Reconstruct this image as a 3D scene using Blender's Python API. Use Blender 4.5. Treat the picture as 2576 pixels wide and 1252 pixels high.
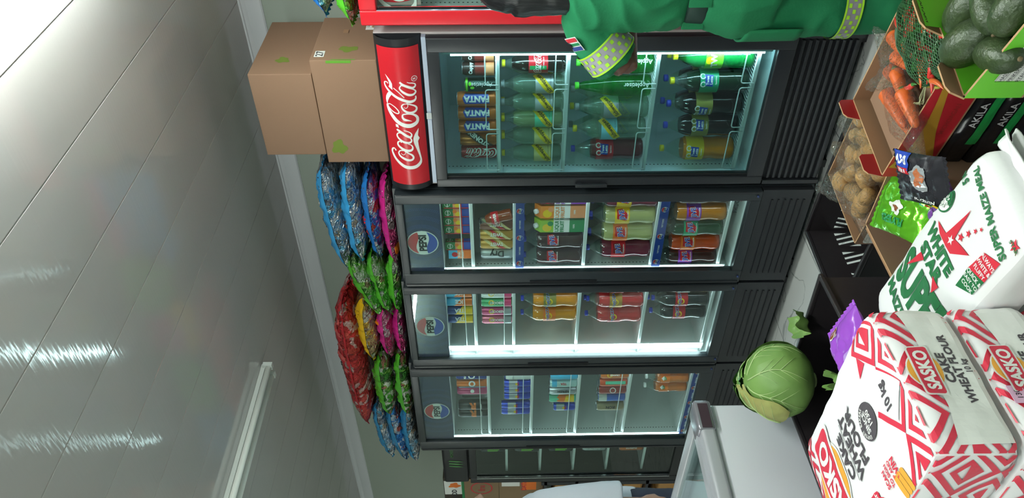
import bpy, bmesh, math, random
from math import sin, cos, pi, radians, sqrt, atan2, exp, floor
from mathutils import Vector, Matrix, noise
from mathutils.geometry import tessellate_polygon

for o in list(bpy.data.objects):
    bpy.data.objects.remove(o)
scene = bpy.context.scene
COL = scene.collection

# ---------------------------------------------------------------- camera
def make_camera():
    f, a, p, r = 1940.0, radians(42), radians(.75), radians(.65)
    F0 = Vector((-sin(a), cos(a), 0)); R0 = Vector((cos(a), sin(a), 0)); Z = Vector((0, 0, 1))
    F = F0 * cos(p) - Z * sin(p); U = Z * cos(p) + F0 * sin(p)
    RU = R0 * cos(r) - U * sin(r); DV = -U * cos(r) - R0 * sin(r)
    cam = bpy.data.cameras.new('camera'); ob = bpy.data.objects.new('camera', cam)
    COL.objects.link(ob)
    m = Matrix((DV, RU, -F)).transposed().to_4x4()       # the phone was held on its side
    m.translation = Vector((0, 0, 1.5))
    ob.matrix_world = m
    cam.sensor_width = 36; cam.lens = 36 * f / 2576
    cam.clip_start = .02
    scene.camera = ob
make_camera()

# ---------------------------------------------------------------- world, exposure
w = bpy.data.worlds.new('world'); scene.world = w; w.use_nodes = True
w.node_tree.nodes['Background'].inputs[0].default_value = (.62, .72, .68, 1)
w.node_tree.nodes['Background'].inputs[1].default_value = .18
vs = scene.view_settings
vs.view_transform = 'Standard'; vs.look = 'None'; vs.gamma = 1; vs.exposure = 0.9
vs.use_curve_mapping = False
try:
    scene.cycles.use_denoising = True
    scene.cycles.max_bounces = 9; scene.cycles.transparent_max_bounces = 24
    scene.cycles.diffuse_bounces = 3; scene.cycles.glossy_bounces = 3
    scene.cycles.transmission_bounces = 4
    scene.cycles.caustics_reflective = False; scene.cycles.caustics_refractive = False
    scene.cycles.sample_clamp_indirect = 4
except Exception:
    pass

# ---------------------------------------------------------------- materials
def lin(h):
    h = h.lstrip('#'); v = [int(h[i:i + 2], 16) / 255 for i in (0, 2, 4)]
    return tuple(c / 12.92 if c <= .04045 else ((c + .055) / 1.055) ** 2.4 for c in v) + (1,)
MATS = {}
def nn(t, typ, **k):
    n = t.nodes.new(typ)
    for a, b in k.items(): setattr(n, a, b)
    return n
def newmat(name):
    m = bpy.data.materials.new(name); m.use_nodes = True
    t = m.node_tree; t.nodes.clear()
    return m, t, nn(t, 'ShaderNodeOutputMaterial')
def mat(name, col, rough=.5, metal=0, spec=.5, bump=0, bscale=40, var=0, vscale=8, vcol=None, coat=0, alpha=1, sub=0, stretch=None, detail=3):
    if name in MATS: return MATS[name]
    m, t, out = newmat(name)
    b = nn(t, 'ShaderNodeBsdfPrincipled'); t.links.new(b.outputs[0], out.inputs[0])
    b.inputs['Base Color'].default_value = lin(col); b.inputs['Roughness'].default_value = rough
    b.inputs['Metallic'].default_value = metal; b.inputs['Specular IOR Level'].default_value = spec
    b.inputs['Coat Weight'].default_value = coat; b.inputs['Coat Roughness'].default_value = .08
    b.inputs['Alpha'].default_value = alpha
    if sub: b.inputs['Subsurface Weight'].default_value = sub; b.inputs['Subsurface Scale'].default_value = .02
    if bump or var:
        tc = nn(t, 'ShaderNodeTexCoord'); vec = tc.outputs['Object']
        if stretch:
            mp = nn(t, 'ShaderNodeMapping'); mp.inputs['Scale'].default_value = stretch
            t.links.new(vec, mp.inputs[0]); vec = mp.outputs[0]
    if var:
        n1 = nn(t, 'ShaderNodeTexNoise'); n1.inputs['Scale'].default_value = vscale; n1.inputs['Detail'].default_value = 4
        t.links.new(vec, n1.inputs['Vector'])
        mx = nn(t, 'ShaderNodeMix', data_type='RGBA')
        mx.inputs[6].default_value = lin(col); mx.inputs[7].default_value = lin(vcol) if vcol else tuple(c * .6 for c in lin(col)[:3]) + (1,)
        cr = nn(t, 'ShaderNodeMapRange'); cr.inputs[1].default_value = .5 - .25; cr.inputs[2].default_value = .5 + .25; cr.inputs[4].default_value = var
        t.links.new(n1.outputs[0], cr.inputs[0]); t.links.new(cr.outputs[0], mx.inputs[0]); t.links.new(mx.outputs[2], b.inputs['Base Color'])
    if bump:
        n2 = nn(t, 'ShaderNodeTexNoise'); n2.inputs['Scale'].default_value = bscale; n2.inputs['Detail'].default_value = detail
        t.links.new(vec, n2.inputs['Vector'])
        bp = nn(t, 'ShaderNodeBump'); bp.inputs['Strength'].default_value = min(1, bump); bp.inputs['Distance'].default_value = .01
        t.links.new(n2.outputs[0], bp.inputs['Height']); t.links.new(bp.outputs[0], b.inputs['Normal'])
    MATS[name] = m
    return m
def emis(name, col, s):
    if name in MATS: return MATS[name]
    m, t, out = newmat(name)
    e = nn(t, 'ShaderNodeEmission'); e.inputs[0].default_value = lin(col); e.inputs[1].default_value = s
    t.links.new(e.outputs[0], out.inputs[0]); MATS[name] = m
    return m
def film(name, tint='ffffff', rough=.08, bump=0, bscale=60, gloss=.9, milk=0, milkcol='ffffff', ior=1.45):
    """thin clear sheet: glass pane, bottle wall, cling film"""
    if name in MATS: return MATS[name]
    m, t, out = newmat(name)
    tr = nn(t, 'ShaderNodeBsdfTransparent'); tr.inputs[0].default_value = lin(tint)
    gl = nn(t, 'ShaderNodeBsdfGlossy'); gl.inputs[0].default_value = (gloss, gloss, gloss, 1); gl.inputs['Roughness'].default_value = rough
    lw = nn(t, "ShaderNodeLayerWeight"); lw.inputs[0].default_value = .5
    pw = nn(t, "ShaderNodeMath", operation="POWER"); pw.inputs[1].default_value = 4.5; t.links.new(lw.outputs["Facing"], pw.inputs[0])
    fr = nn(t, "ShaderNodeMath", operation="MULTIPLY_ADD"); fr.inputs[1].default_value = .9; fr.inputs[2].default_value = .035; t.links.new(pw.outputs[0], fr.inputs[0])
    mx = nn(t, 'ShaderNodeMixShader')
    base = tr.outputs[0]
    if milk:
        df = nn(t, 'ShaderNodeBsdfDiffuse'); df.inputs[0].default_value = lin(milkcol)
        m0 = nn(t, 'ShaderNodeMixShader'); m0.inputs[0].default_value = milk
        t.links.new(tr.outputs[0], m0.inputs[1]); t.links.new(df.outputs[0], m0.inputs[2]); base = m0.outputs[0]
    t.links.new(fr.outputs[0], mx.inputs[0]); t.links.new(base, mx.inputs[1]); t.links.new(gl.outputs[0], mx.inputs[2])
    t.links.new(mx.outputs[0], out.inputs[0])
    if bump:
        tc = nn(t, 'ShaderNodeTexCoord'); n2 = nn(t, 'ShaderNodeTexNoise'); n2.inputs['Scale'].default_value = bscale; n2.inputs['Detail'].default_value = 3
        n2.inputs['Distortion'].default_value = 1.2
        t.links.new(tc.outputs['Object'], n2.inputs['Vector'])
        bp = nn(t, 'ShaderNodeBump'); bp.inputs['Strength'].default_value = 1; bp.inputs['Distance'].default_value = bump
        t.links.new(n2.outputs[0], bp.inputs['Height'])
        for x in (gl.inputs["Normal"], lw.inputs["Normal"]): t.links.new(bp.outputs[0], x)
    MATS[name] = m
    return m
def foil(name, cols, scale=22, rough=.22, metal=.55, bump=.02, bscale=30):
    """printed crinkly sweet wrapper: patches of several print colours with creases"""
    if name in MATS: return MATS[name]
    m, t, out = newmat(name)
    b = nn(t, 'ShaderNodeBsdfPrincipled'); t.links.new(b.outputs[0], out.inputs[0])
    b.inputs['Roughness'].default_value = rough; b.inputs['Metallic'].default_value = metal
    tc = nn(t, 'ShaderNodeTexCoord'); vo = nn(t, 'ShaderNodeTexVoronoi'); vo.inputs['Scale'].default_value = scale
    n0 = nn(t, 'ShaderNodeTexNoise'); n0.inputs['Scale'].default_value = 14; n0.inputs['Detail'].default_value = 3
    va = nn(t, 'ShaderNodeVectorMath', operation='MULTIPLY_ADD'); va.inputs[1].default_value = (.12, .12, .12)
    t.links.new(tc.outputs['Object'], n0.inputs['Vector']); t.links.new(n0.outputs['Color'], va.inputs[0]); t.links.new(tc.outputs['Object'], va.inputs[2])
    t.links.new(va.outputs[0], vo.inputs['Vector'])
    sp = nn(t, 'ShaderNodeSeparateColor'); t.links.new(vo.outputs['Color'], sp.inputs[0])
    cr = nn(t, 'ShaderNodeValToRGB'); cr.color_ramp.interpolation = 'CONSTANT'
    el = cr.color_ramp.elements
    while len(el) < len(cols): el.new(.5)
    for i, c in enumerate(cols): el[i].position = i / len(cols); el[i].color = lin(c)
    t.links.new(sp.outputs[0], cr.inputs[0]); t.links.new(cr.outputs[0], b.inputs['Base Color'])
    n2 = nn(t, 'ShaderNodeTexNoise'); n2.inputs['Scale'].default_value = bscale; n2.inputs['Detail'].default_value = 4; n2.inputs['Distortion'].default_value = 1.5
    t.links.new(tc.outputs['Object'], n2.inputs['Vector'])
    bp = nn(t, 'ShaderNodeBump'); bp.inputs['Strength'].default_value = 1; bp.inputs['Distance'].default_value = bump
    t.links.new(n2.outputs[0], bp.inputs['Height']); t.links.new(bp.outputs[0], b.inputs['Normal'])
    MATS[name] = m
    return m

# ---------------------------------------------------------------- objects
def tag(o, label=None, cat=None, group=None, kind=None):
    if label: o['label'] = short(label)
    if cat: o['category'] = cat
    if group: o['group'] = group
    if kind: o['kind'] = kind
    return o
def short(l):
    # keep a label within sixteen words
    for a, b in (('two litre ', ''), ('sky blue', 'blue'), (' beside the cardboard boxes and drooping', ' by the boxes, drooping'), (' at the left end of the ', ' left end, '), (' at the right end of the ', ' right end, '), (', at the ', ', '), (' of five on the ', ', '), (' of three on the ', ', '), (' with a ', ', '), (', right of the other olive one', ', right of its twin'), ('blue and silver energy can', 'blue-silver can'), (' with an ', ', '), (' of first ', ', first '), (' of farthest ', ', farthest '), (' of red-header', ', red-header'), (' on the top shelf', ', top shelf'), (' of strip-lit', ', strip-lit'), (' bottle', ''), ('round-emblem', 'emblem'), ('cooldrink', 'drink'), (' and ', ', '), (' from the ', ' from ')):
        if len(l.replace('-', ' ').split()) <= 16: break
        l = l.replace(a, b)
    return l
def thing(name, label, cat, loc=(0, 0, 0), rz=0, group=None):
    o = bpy.data.objects.new(name, None); COL.objects.link(o)
    o.empty_display_size = .05
    o.location = loc; o.rotation_euler = (0, 0, rz)
    return tag(o, label, cat, group)
def copy_tree(o, parent=None):
    c = o.copy(); COL.objects.link(c); c.parent = parent
    for ch in o.children: copy_tree(ch, c)
    return c

# ---------------------------------------------------------------- mesh building
class MB:
    def __init__(s): s.v = []; s.f = []; s.m = []; s.sm = []; s.uv = None
    def add(s, vs, fs, m, smooth=False, M=None):
        n = len(s.v)
        s.v += [tuple(M @ Vector(p)) if M else tuple(p) for p in vs]
        for f in fs: s.f.append([i + n for i in f]); s.m.append(m); s.sm.append(smooth)
        return s
    def box(s, x0, x1, y0, y1, z0, z1, m, M=None, bev=0):
        if bev:
            bm = bmesh.new(); bmesh.ops.create_cube(bm, size=1)
            for v in bm.verts:
                v.co = Vector(((x0 + x1) / 2 + v.co.x * (x1 - x0), (y0 + y1) / 2 + v.co.y * (y1 - y0), (z0 + z1) / 2 + v.co.z * (z1 - z0)))
            bmesh.ops.bevel(bm, geom=bm.edges[:], offset=bev, segments=3, affect='EDGES', profile=.6)
            s.add([v.co.copy() for v in bm.verts], [[v.index for v in f.verts] for f in bm.faces], m, True, M) if bm.verts.index_update() is None else 0
            bm.free(); return s
        vs = [(x, y, z) for z in (z0, z1) for y in (y0, y1) for x in (x0, x1)]
        return s.add(vs, [(0, 2, 3, 1), (4, 5, 7, 6), (0, 1, 5, 4), (2, 6, 7, 3), (0, 4, 6, 2), (1, 3, 7, 5)], m, False, M)
    def lathe(s, prof, n, ms, M=None, cap=True):
        """prof: (r, z[, material index for the band above])"""
        vs = []; fs = []
        if not isinstance(ms, (list, tuple)): ms = [ms]
        for p in prof:
            for k in range(n):
                a = 2 * pi * k / n; vs.append((p[0] * cos(a), p[0] * sin(a), p[1]))
        base = len(s.v)
        s.v += [tuple(M @ Vector(p)) if M else p for p in vs]
        for i in range(len(prof) - 1):
            mi = prof[i][2] if len(prof[i]) > 2 else 0
            for k in range(n):
                k2 = (k + 1) % n
                s.f.append([base + i * n + k, base + i * n + k2, base + (i + 1) * n + k2, base + (i + 1) * n + k]); s.m.append(ms[mi]); s.sm.append(True)
        if cap:
            if prof[0][0] > 1e-5: s.f.append([base + k for k in range(n)][::-1]); s.m.append(ms[prof[0][2] if len(prof[0]) > 2 else 0]); s.sm.append(False)
            if prof[-1][0] > 1e-5: s.f.append([base + (len(prof) - 1) * n + k for k in range(n)]); s.m.append(ms[prof[-2][2] if len(prof[-2]) > 2 else 0]); s.sm.append(False)
        return s
    def tube(s, pts, r, m, n=6, closed=False, M=None):
        pts = [Vector(p) for p in pts]; N = len(pts); vs = []; fs = []
        rr = r if isinstance(r, (list, tuple)) else [r] * N
        up = None
        for i, p in enumerate(pts):
            if closed: d = pts[(i + 1) % N] - pts[i - 1]
            else: d = pts[min(i + 1, N - 1)] - pts[max(i - 1, 0)]
            if d.length < 1e-9: d = Vector((0, 0, 1))
            d.normalize()
            if up is None:
                up = Vector((0, 0, 1)) if abs(d.z) < .9 else Vector((1, 0, 0))
            x = d.cross(up)
            if x.length < 1e-6: x = d.cross(Vector((0, 1, .1)))
            x.normalize(); y = x.cross(d).normalized(); up = y
            for k in range(n):
                a = 2 * pi * k / n; vs.append(p + (x * cos(a) + y * sin(a)) * rr[i])
        L = N if closed else N - 1
        for i in range(L):
            j = (i + 1) % N
            for k in range(n):
                k2 = (k + 1) % n; fs.append((i * n + k, i * n + k2, j * n + k2, j * n + k))
        if not closed: fs.append(list(range(n))[::-1]); fs.append([(N - 1) * n + k for k in range(n)])
        return s.add(vs, fs, m, True, M)
    def grid(s, fn, nu, nv, m, smooth=True, M=None, mfn=None, closeu=False):
        vs = [fn(i / nu, j / nv) for j in range(nv + 1) for i in range(nu + (0 if closeu else 1))]
        W = nu if closeu else nu + 1
        n = len(s.v); s.v += [tuple(M @ Vector(p)) if M else tuple(p) for p in vs]
        for j in range(nv):
            for i in range(nu):
                i2 = (i + 1) % W
                s.f.append([n + j * W + i, n + j * W + i2, n + (j + 1) * W + i2, n + (j + 1) * W + i])
                s.m.append(mfn((i + .5) / nu, (j + .5) / nv) if mfn else m); s.sm.append(smooth)
        return s
    def flat(s, shape, fn, m):
        """2-D shape (verts, faces) laid on a surface by fn(a, b) -> point"""
        vs, fs = shape
        return s.add([fn(a, b) for a, b in vs], fs, m)
    def prism(s, poly, y0, y1, m, M=None):
        """polygon in x,z pushed from y0 to y1"""
        n = len(poly); vs = [(x, y0, z) for x, z in poly] + [(x, y1, z) for x, z in poly]
        tri = tessellate_polygon([[Vector((x, z, 0)) for x, z in poly]])
        fs = [list(t) for t in tri] + [[i + n for i in t][::-1] for t in tri] + [(i, (i + 1) % n, (i + 1) % n + n, i + n) for i in range(n)]
        return s.add(vs, fs, m, False, M)
    def build(s, name, parent=None, loc=None, fix=True):
        me = bpy.data.meshes.new(name)
        me.from_pydata(s.v, [], s.f)
        slots = []
        for m in s.m:
            if m not in slots: slots.append(m)
        for m in slots: me.materials.append(m)
        me.polygons.foreach_set('material_index', [slots.index(m) for m in s.m])
        me.polygons.foreach_set('use_smooth', s.sm)
        me.update()
        if s.uv:
            l = me.uv_layers.new(name='UVMap')
            for lp in me.loops: l.data[lp.index].uv = s.uv[lp.vertex_index]
        o = bpy.data.objects.new(name, me); COL.objects.link(o)
        if parent: o.parent = parent
        if loc: o.location = loc
        return o
def tag_mesh(mb, name, label, cat, loc=(0, 0, 0), rz=0, group=None):
    o = mb.build(name); o.location = loc; o.rotation_euler = (0, 0, rz)
    return tag(o, label, cat, group)

# ---------------------------------------------------------------- 2-D shapes
_tx = {}
def text2d(txt, size, bold=0, sx=1, shear=0, align='CENTER', space=1):
    """outline of a word as triangles; centred on the origin"""
    key = (txt, bold, align, space)
    if key not in _tx:
        cu = bpy.data.curves.new('t', 'FONT'); cu.body = txt; cu.size = 1; cu.offset = bold; cu.align_x = align; cu.space_character = space
        cu.resolution_u = 3
        o = bpy.data.objects.new('t', cu); COL.objects.link(o)
        dg = bpy.context.evaluated_depsgraph_get(); dg.update()
        me = o.evaluated_get(dg).to_mesh()
        vs = [(v.co.x, v.co.y - .34) for v in me.vertices]; fs = [list(p.vertices) for p in me.polygons]
        o.evaluated_get(dg).to_mesh_clear()
        bpy.data.objects.remove(o); bpy.data.curves.remove(cu)
        _tx[key] = (vs, fs)
    vs, fs = _tx[key]
    return [((x * sx + y * shear) * size, y * size) for x, y in vs], fs
def move(shape, dx, dy, rot=0, sc=1):
    c, s_ = cos(rot) * sc, sin(rot) * sc
    return [(x * c - y * s_ + dx, x * s_ + y * c + dy) for x, y in shape[0]], shape[1]
def poly(pts):
    return list(pts), [list(t) for t in tessellate_polygon([[Vector((x, y, 0)) for x, y in pts]])]
def rect(x0, x1, y0, y1): return [(x0, y0), (x1, y0), (x1, y1), (x0, y1)], [[0, 1, 2, 3]]
def rrect(x0, x1, y0, y1, r, n=5):
    pts = []
    for cx, cy, a0 in ((x1 - r, y1 - r, 0), (x0 + r, y1 - r, 90), (x0 + r, y0 + r, 180), (x1 - r, y0 + r, 270)):
        for k in range(n + 1):
            a = radians(a0 + 90 * k / n); pts.append((cx + r * cos(a), cy + r * sin(a)))
    return poly(pts)
def disc(r, n=28, cx=0, cy=0, ry=None):
    ry = ry or r
    return [(cx + r * cos(2 * pi * k / n), cy + ry * sin(2 * pi * k / n)) for k in range(n)], [list(range(n))]
def ring2d(r0, r1, n=32, a0=0, a1=2 * pi, cx=0, cy=0):
    vs = []
    for k in range(n + 1):
        a = a0 + (a1 - a0) * k / n; vs += [(cx + r0 * cos(a), cy + r0 * sin(a)), (cx + r1 * cos(a), cy + r1 * sin(a))]
    return vs, [[2 * k, 2 * k + 1, 2 * k + 3, 2 * k + 2] for k in range(n)]
def join2d(*shapes):
    vs = []; fs = []
    for v, f in shapes:
        n = len(vs); vs += v; fs += [[i + n for i in q] for q in f]
    return vs, fs
def ribbon(pts, sub=5):
    """brush stroke through (x, y, width) points"""
    P = [Vector(p) for p in pts]; out = []
    for i in range(len(P) - 1):
        p0, p1, p2, p3 = P[max(i - 1, 0)], P[i], P[i + 1], P[min(i + 2, len(P) - 1)]
        for k in range(sub):
            t = k / sub
            out.append(.5 * ((2 * p1) + (p2 - p0) * t + (2 * p0 - 5 * p1 + 4 * p2 - p3) * t * t + (3 * p1 - p0 - 3 * p2 + p3) * t ** 3))
    out.append(P[-1]); vs = []
    for i, p in enumerate(out):
        d = out[min(i + 1, len(out) - 1)] - out[max(i - 1, 0)]
        l = sqrt(d.x ** 2 + d.y ** 2) or 1; nx, ny = -d.y / l, d.x / l; h = max(p.z, 1e-4) / 2
        vs += [(p.x + nx * h, p.y + ny * h), (p.x - nx * h, p.y - ny * h)]
    return vs, [[2 * k, 2 * k + 1, 2 * k + 3, 2 * k + 2] for k in range(len(out) - 1)]
def dice(shape, step):
    """cut a flat shape into cells so that it can follow a curved surface"""
    vs, fs = shape; V = []; F = []
    def clip(pl, ax, lim, sign):
        out = []
        for i in range(len(pl)):
            a, b = pl[i - 1], pl[i]; da, db = (a[ax] - lim) * sign, (b[ax] - lim) * sign
            if (da >= 0) != (db >= 0):
                t = da / (da - db); out.append((a[0] + (b[0] - a[0]) * t, a[1] + (b[1] - a[1]) * t))
            if db >= 0: out.append(b)
        return out
    for f in fs:
        pl0 = [vs[i] for i in f]
        xs = [p[0] for p in pl0]; ys = [p[1] for p in pl0]
        for i in range(floor(min(xs) / step), floor(max(xs) / step) + 1):
            a = clip(clip(pl0, 0, i * step, 1), 0, (i + 1) * step, -1)
            if len(a) < 3: continue
            for j in range(floor(min(ys) / step), floor(max(ys) / step) + 1):
                b = clip(clip(a, 1, j * step, 1), 1, (j + 1) * step, -1)
                if len(b) >= 3: n = len(V); V += b; F.append([n + k for k in range(len(b))])
    return V, F
# brush strokes (mm) of the flowing script sign
LOGO_STROKES= [[(-153,66,3.9),(-143,70,3.0),(-144,79,3.9),(-157,85,4.3),(-172,82,5.3),(-195,72,6.2),(-217,52,7.6),(-233,28,9.0),(-238,0,9.4),(-234,-26,9.0),(-220,-44,7.6),(-203,-50,4.4),(-183,-48,4.0),(-161,-44,5.2),(-135,-39,7.3),(-113,-35,9.8),(-92,-34,11.0),(-71,-39,8.4),(-54,-46,4.2),(-40,-52,0.4)],[(-147,31,2.6),(-149,45,3.0),(-162,53,3.5),(-177,47,4.8),(-188,32,6.2),(-197,11,6.6),(-196,-8,5.3),(-185,-16,4.8),(-171,-10,4.8),(-160,7,3.5),(-149,23,2.6),(-147,31,2.6)],[(-147,22,1.5),(-162,20,1.5),(-170,33,1.5),(-162,42,1.5)],[(-106,33,3.8),(-100,39,3.0),(-104,49,3.8),(-117,52,4.3),(-129,44,5.6),(-143,24,6.9),(-148,3,6.9),(-144,-12,5.6),(-132,-17,3.9),(-119,-11,2.6),(-113,3,1.7)],[(-57,44,2.9),(-68,51,3.4),(-83,46,4.6),(-98,30,5.5),(-106,10,6.0),(-105,-8,5.1),(-96,-15,3.8),(-83,-10,3.0),(-70,10,2.5),(-58,30,2.5),(-57,44,2.9)],[(-39,49,4.6),(-47,39,6.2),(-58,23,6.7),(-73,3,6.7),(-78,-12,5.5),(-66,-18,3.4),(-55,-11,2.5),(-47,4,2.1),(-43,17,1.2)],[(76,79,2.4),(81,68,2.0),(71,48,2.4),(55,33,2.8),(44,30,2.8),(39,39,2.8),(47,58,2.8),(61,72,2.4),(75,80,2.8)],[(79,81,2.4),(69,81,4.8),(49,75,7.2),(25,62,8.9),(0,42,9.4),(-16,15,9.9),(-22,-16,10.3),(-14,-41,9.0),(-1,-51,6.9),(16,-50,6.1),(30,-37,4.8),(37,-17,3.6),(37,4,3.2),(33,14,3.6),(20,15,4.9),(10,6,6.1),(5,-11,3.7),(0,-26,0.6)],[(177,66,2.7),(183,71,2.3),(181,81,2.6),(170,82,3.4),(155,75,4.6),(134,56,5.8),(116,30,6.2),(104,4,6.7),(94,-22,7.1),(96,-43,5.9),(105,-52,3.9),(117,-52,2.7)],[(160,43,2.3),(141,21,1.9),(115,-2,1.9)],[(85,5,2.8),(77,14,3.2),(63,11,4.4),(48,-4,5.6),(41,-24,6.0),(45,-44,5.2),(57,-52,4.4),(70,-46,4.0),(80,-28,3.2),(86,-8,2.4),(85,5,2.8)],[(90,-12,1.4),(74,-14,1.4),(65,-5,1.4),(70,4,1.4)],[(174,6,2.7),(162,15,3.1),(152,11,4.2),(139,-2,5.4),(127,-22,5.8),(125,-42,5.0),(135,-54,3.9),(146,-49,2.7),(156,-31,2.3),(166,-12,2.3),(174,6,2.7)],[(188,12,4.2),(177,1,5.3),(166,-18,6.1),(156,-41,5.7),(162,-54,3.8),(172,-54,2.7),(178,-43,2.3),(181,-30,1.9),(186,-20,1.5)]]
LOGO_POLYS= [[(-13,52),(-16,40),(-32,38),(-27,52)],[(140,66),(126,56),(110,68),(93,76),(77,79),(87,84),(101,85),(116,82),(130,75)],[(219,75),(207,64),(193,53),(178,47),(150,48),(163,65),(172,60),(185,61),(200,67)],[(-109,-40),(-90,-53),(-75,-46)]]
def script_logo(width):
    k = width / 360.0
    shapes = [ribbon([(x, y, w * 1.9) for x, y, w in s], 4) for s in LOGO_STROKES] + [poly(p) for p in LOGO_POLYS]
    sh = join2d(*shapes)
    return [(x * k, y * k) for x, y in sh[0]], sh[1]
def globe(mb, fn, r, red, white, blue, ink, txt=True):
    """round emblem: red wave above, white band with the word, blue wave below"""
    mb.flat(disc(r * 1.07), lambda a, b: fn(a, b, 0), white)
    def cap(sign):
        pts = []
        for k in range(17):
            a = radians(18) + radians(144) * k / 16; pts.append((r * cos(a), sign * r * sin(a)))
        x0 = pts[-1][0]; x1 = pts[0][0]; y0 = pts[0][1]
        for k in range(1, 12):
            t = k / 12; x = x0 + (x1 - x0) * t
            pts.append((x, y0 + sign * r * (.06 * sin(pi * t) * (1 if sign > 0 else 1) + .10 * sin(2 * pi * t) * sign)))
        return poly(pts)
    mb.flat(cap(1), lambda a, b: fn(a, b, .0006), red); mb.flat(cap(-1), lambda a, b: fn(a, b, .0006), blue)
    if txt: mb.flat(text2d('PEPSI', r * .70, .045, .95), lambda a, b: fn(a, b, .0012), ink)

# ================================================================ lamps
TUBE_ON = emis('lit_tube', 'f4fff8', 90)
PLASTIC_W = mat('white_plastic', 'd8dcd8', .35)
def tube_lamp(x, y0, y1, z, on, label, group=None):
    t = thing('ceiling_light', label, 'ceiling light', (x, (y0 + y1) / 2, z), 0, group)
    L = (y1 - y0) / 2
    MB().box(-.035, .035, -L, L, .018, .04, PLASTIC_W).build('lamp_base', t)
    for dx in (-.035, .035):
        m = MB().tube([(dx, -L + .015, 0), (dx, L - .015, 0)], .015, TUBE_ON if on else mat('unlit_tube', 'f2f4ee', .3), 10)
        tb = m.build('tube', t)
        for s in (-1, 1): MB().box(dx - .017, dx + .017, s * (L - .012) - .012, s * (L - .012) + .012, -.017, .03, PLASTIC_W).build('end_cap', tb)
    return t
CZ = 2.74
tube_lamp(-.70, 1.25, 2.45, CZ - .045, True, 'lit double tube lamp on the ceiling over the cartons of vegetables')
tube_lamp(-.20, -1.0, .2, CZ - .04, True, 'lit double tube lamp on the ceiling behind the viewer')
tube_lamp(-4.6, -1.6, -.4, CZ - .04, True, 'lit double tube lamp on the ceiling beyond the chest freezer')
tube_lamp(-7.6, -2.3, -1.1, CZ - .04, True, 'lit double tube lamp at the far end of the ceiling')
tube_lamp(-3.125, 1.25, 2.57, CZ - .04, False, 'unlit white double tube lamp on the ceiling in front of the drinks fridges')

# ================================================================ room
WALLM = mat('wall_panel', 'aab3a8', .38, bump=.05, bscale=3, var=.25, vscale=1.5, vcol='9ea79d')
def ceiling_material():
    m, t, out = newmat('ceiling_panel')
    b = nn(t, 'ShaderNodeBsdfPrincipled'); t.links.new(b.outputs[0], out.inputs[0])
    b.inputs['Base Color'].default_value = lin('c2bebc'); b.inputs['Roughness'].default_value = .08
    tc = nn(t, 'ShaderNodeTexCoord'); mp = nn(t, 'ShaderNodeMapping'); mp.inputs['Scale'].default_value = (1.5, 90, 1)
    n2 = nn(t, 'ShaderNodeTexNoise'); n2.inputs['Scale'].default_value = 1; n2.inputs['Detail'].default_value = 1
    t.links.new(tc.outputs['Object'], mp.inputs[0]); t.links.new(mp.outputs[0], n2.inputs['Vector'])
    bp = nn(t, 'ShaderNodeBump'); bp.inputs['Strength'].default_value = .5; bp.inputs['Distance'].default_value = .0006
    t.links.new(n2.outputs[0], bp.inputs['Height']); t.links.new(bp.outputs[0], b.inputs['Normal'])
    return m
CEILM = ceiling_material()
RX0, RX1, RY0, RY1 = -9.5, 1.6, -3.6, 3.55
mb = MB()
x = RX0; xs = []
while x < RX1:                                         # 300 mm boards with a shallow groove between them
    xs.append(x); x += .3035
x = -1.572 - 27 * .3035
prof = []
while x < RX1:
    for dx, dz in ((0, .005), (.003, 0), (.10, -.0006), (.20, -.0006), (.3005, 0)): prof.append((x + dx, CZ + dz))
    x += .3035
n = len(prof)
mb.add([(a, y, b) for y in (RY0, RY1) for a, b in prof], [(i, i + 1, i + 1 + n, i + n) for i in range(n - 1)], CEILM, False)
mb.box(RX0, RX1, RY0, RY1, CZ + .02, CZ + .06, CEILM)
tag(mb.build('ceiling'), kind='structure')
tag(MB().box(RX0, RX1, RY1, RY1 + .1, 0, CZ + .06, WALLM).build('wall_back'), kind='structure')
tag(MB().box(RX0, RX1, RY0 - .1, RY0, 0, CZ + .06, WALLM).build('wall_front'), kind='structure')
tag(MB().box(RX0 - .1, RX0, RY0, RY1, 0, CZ + .06, WALLM).build('wall_left'), kind='structure')
tag(MB().box(RX1, RX1 + .1, RY0, RY1, 0, CZ + .06, WALLM).build('wall_right'), kind='structure')
COVE = mat('cove_white', 'dcdde2', .3)
mb = MB()                                              # moulding between wall and ceiling
pr = [(0, -.105), (-.006, -.105), (-.012, -.098), (-.014, -.03), (-.022, -.012), (-.03, -.008), (-.03, 0), (0, 0)]
mb.add([(xx, RY1 + a, CZ + b) for xx in (RX0, RX1) for a, b in pr], [(i, (i + 1) % 8, (i + 1) % 8 + 8, i + 8) for i in range(8)], COVE)
tag(mb.build('trim_1'), kind='structure')
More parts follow.
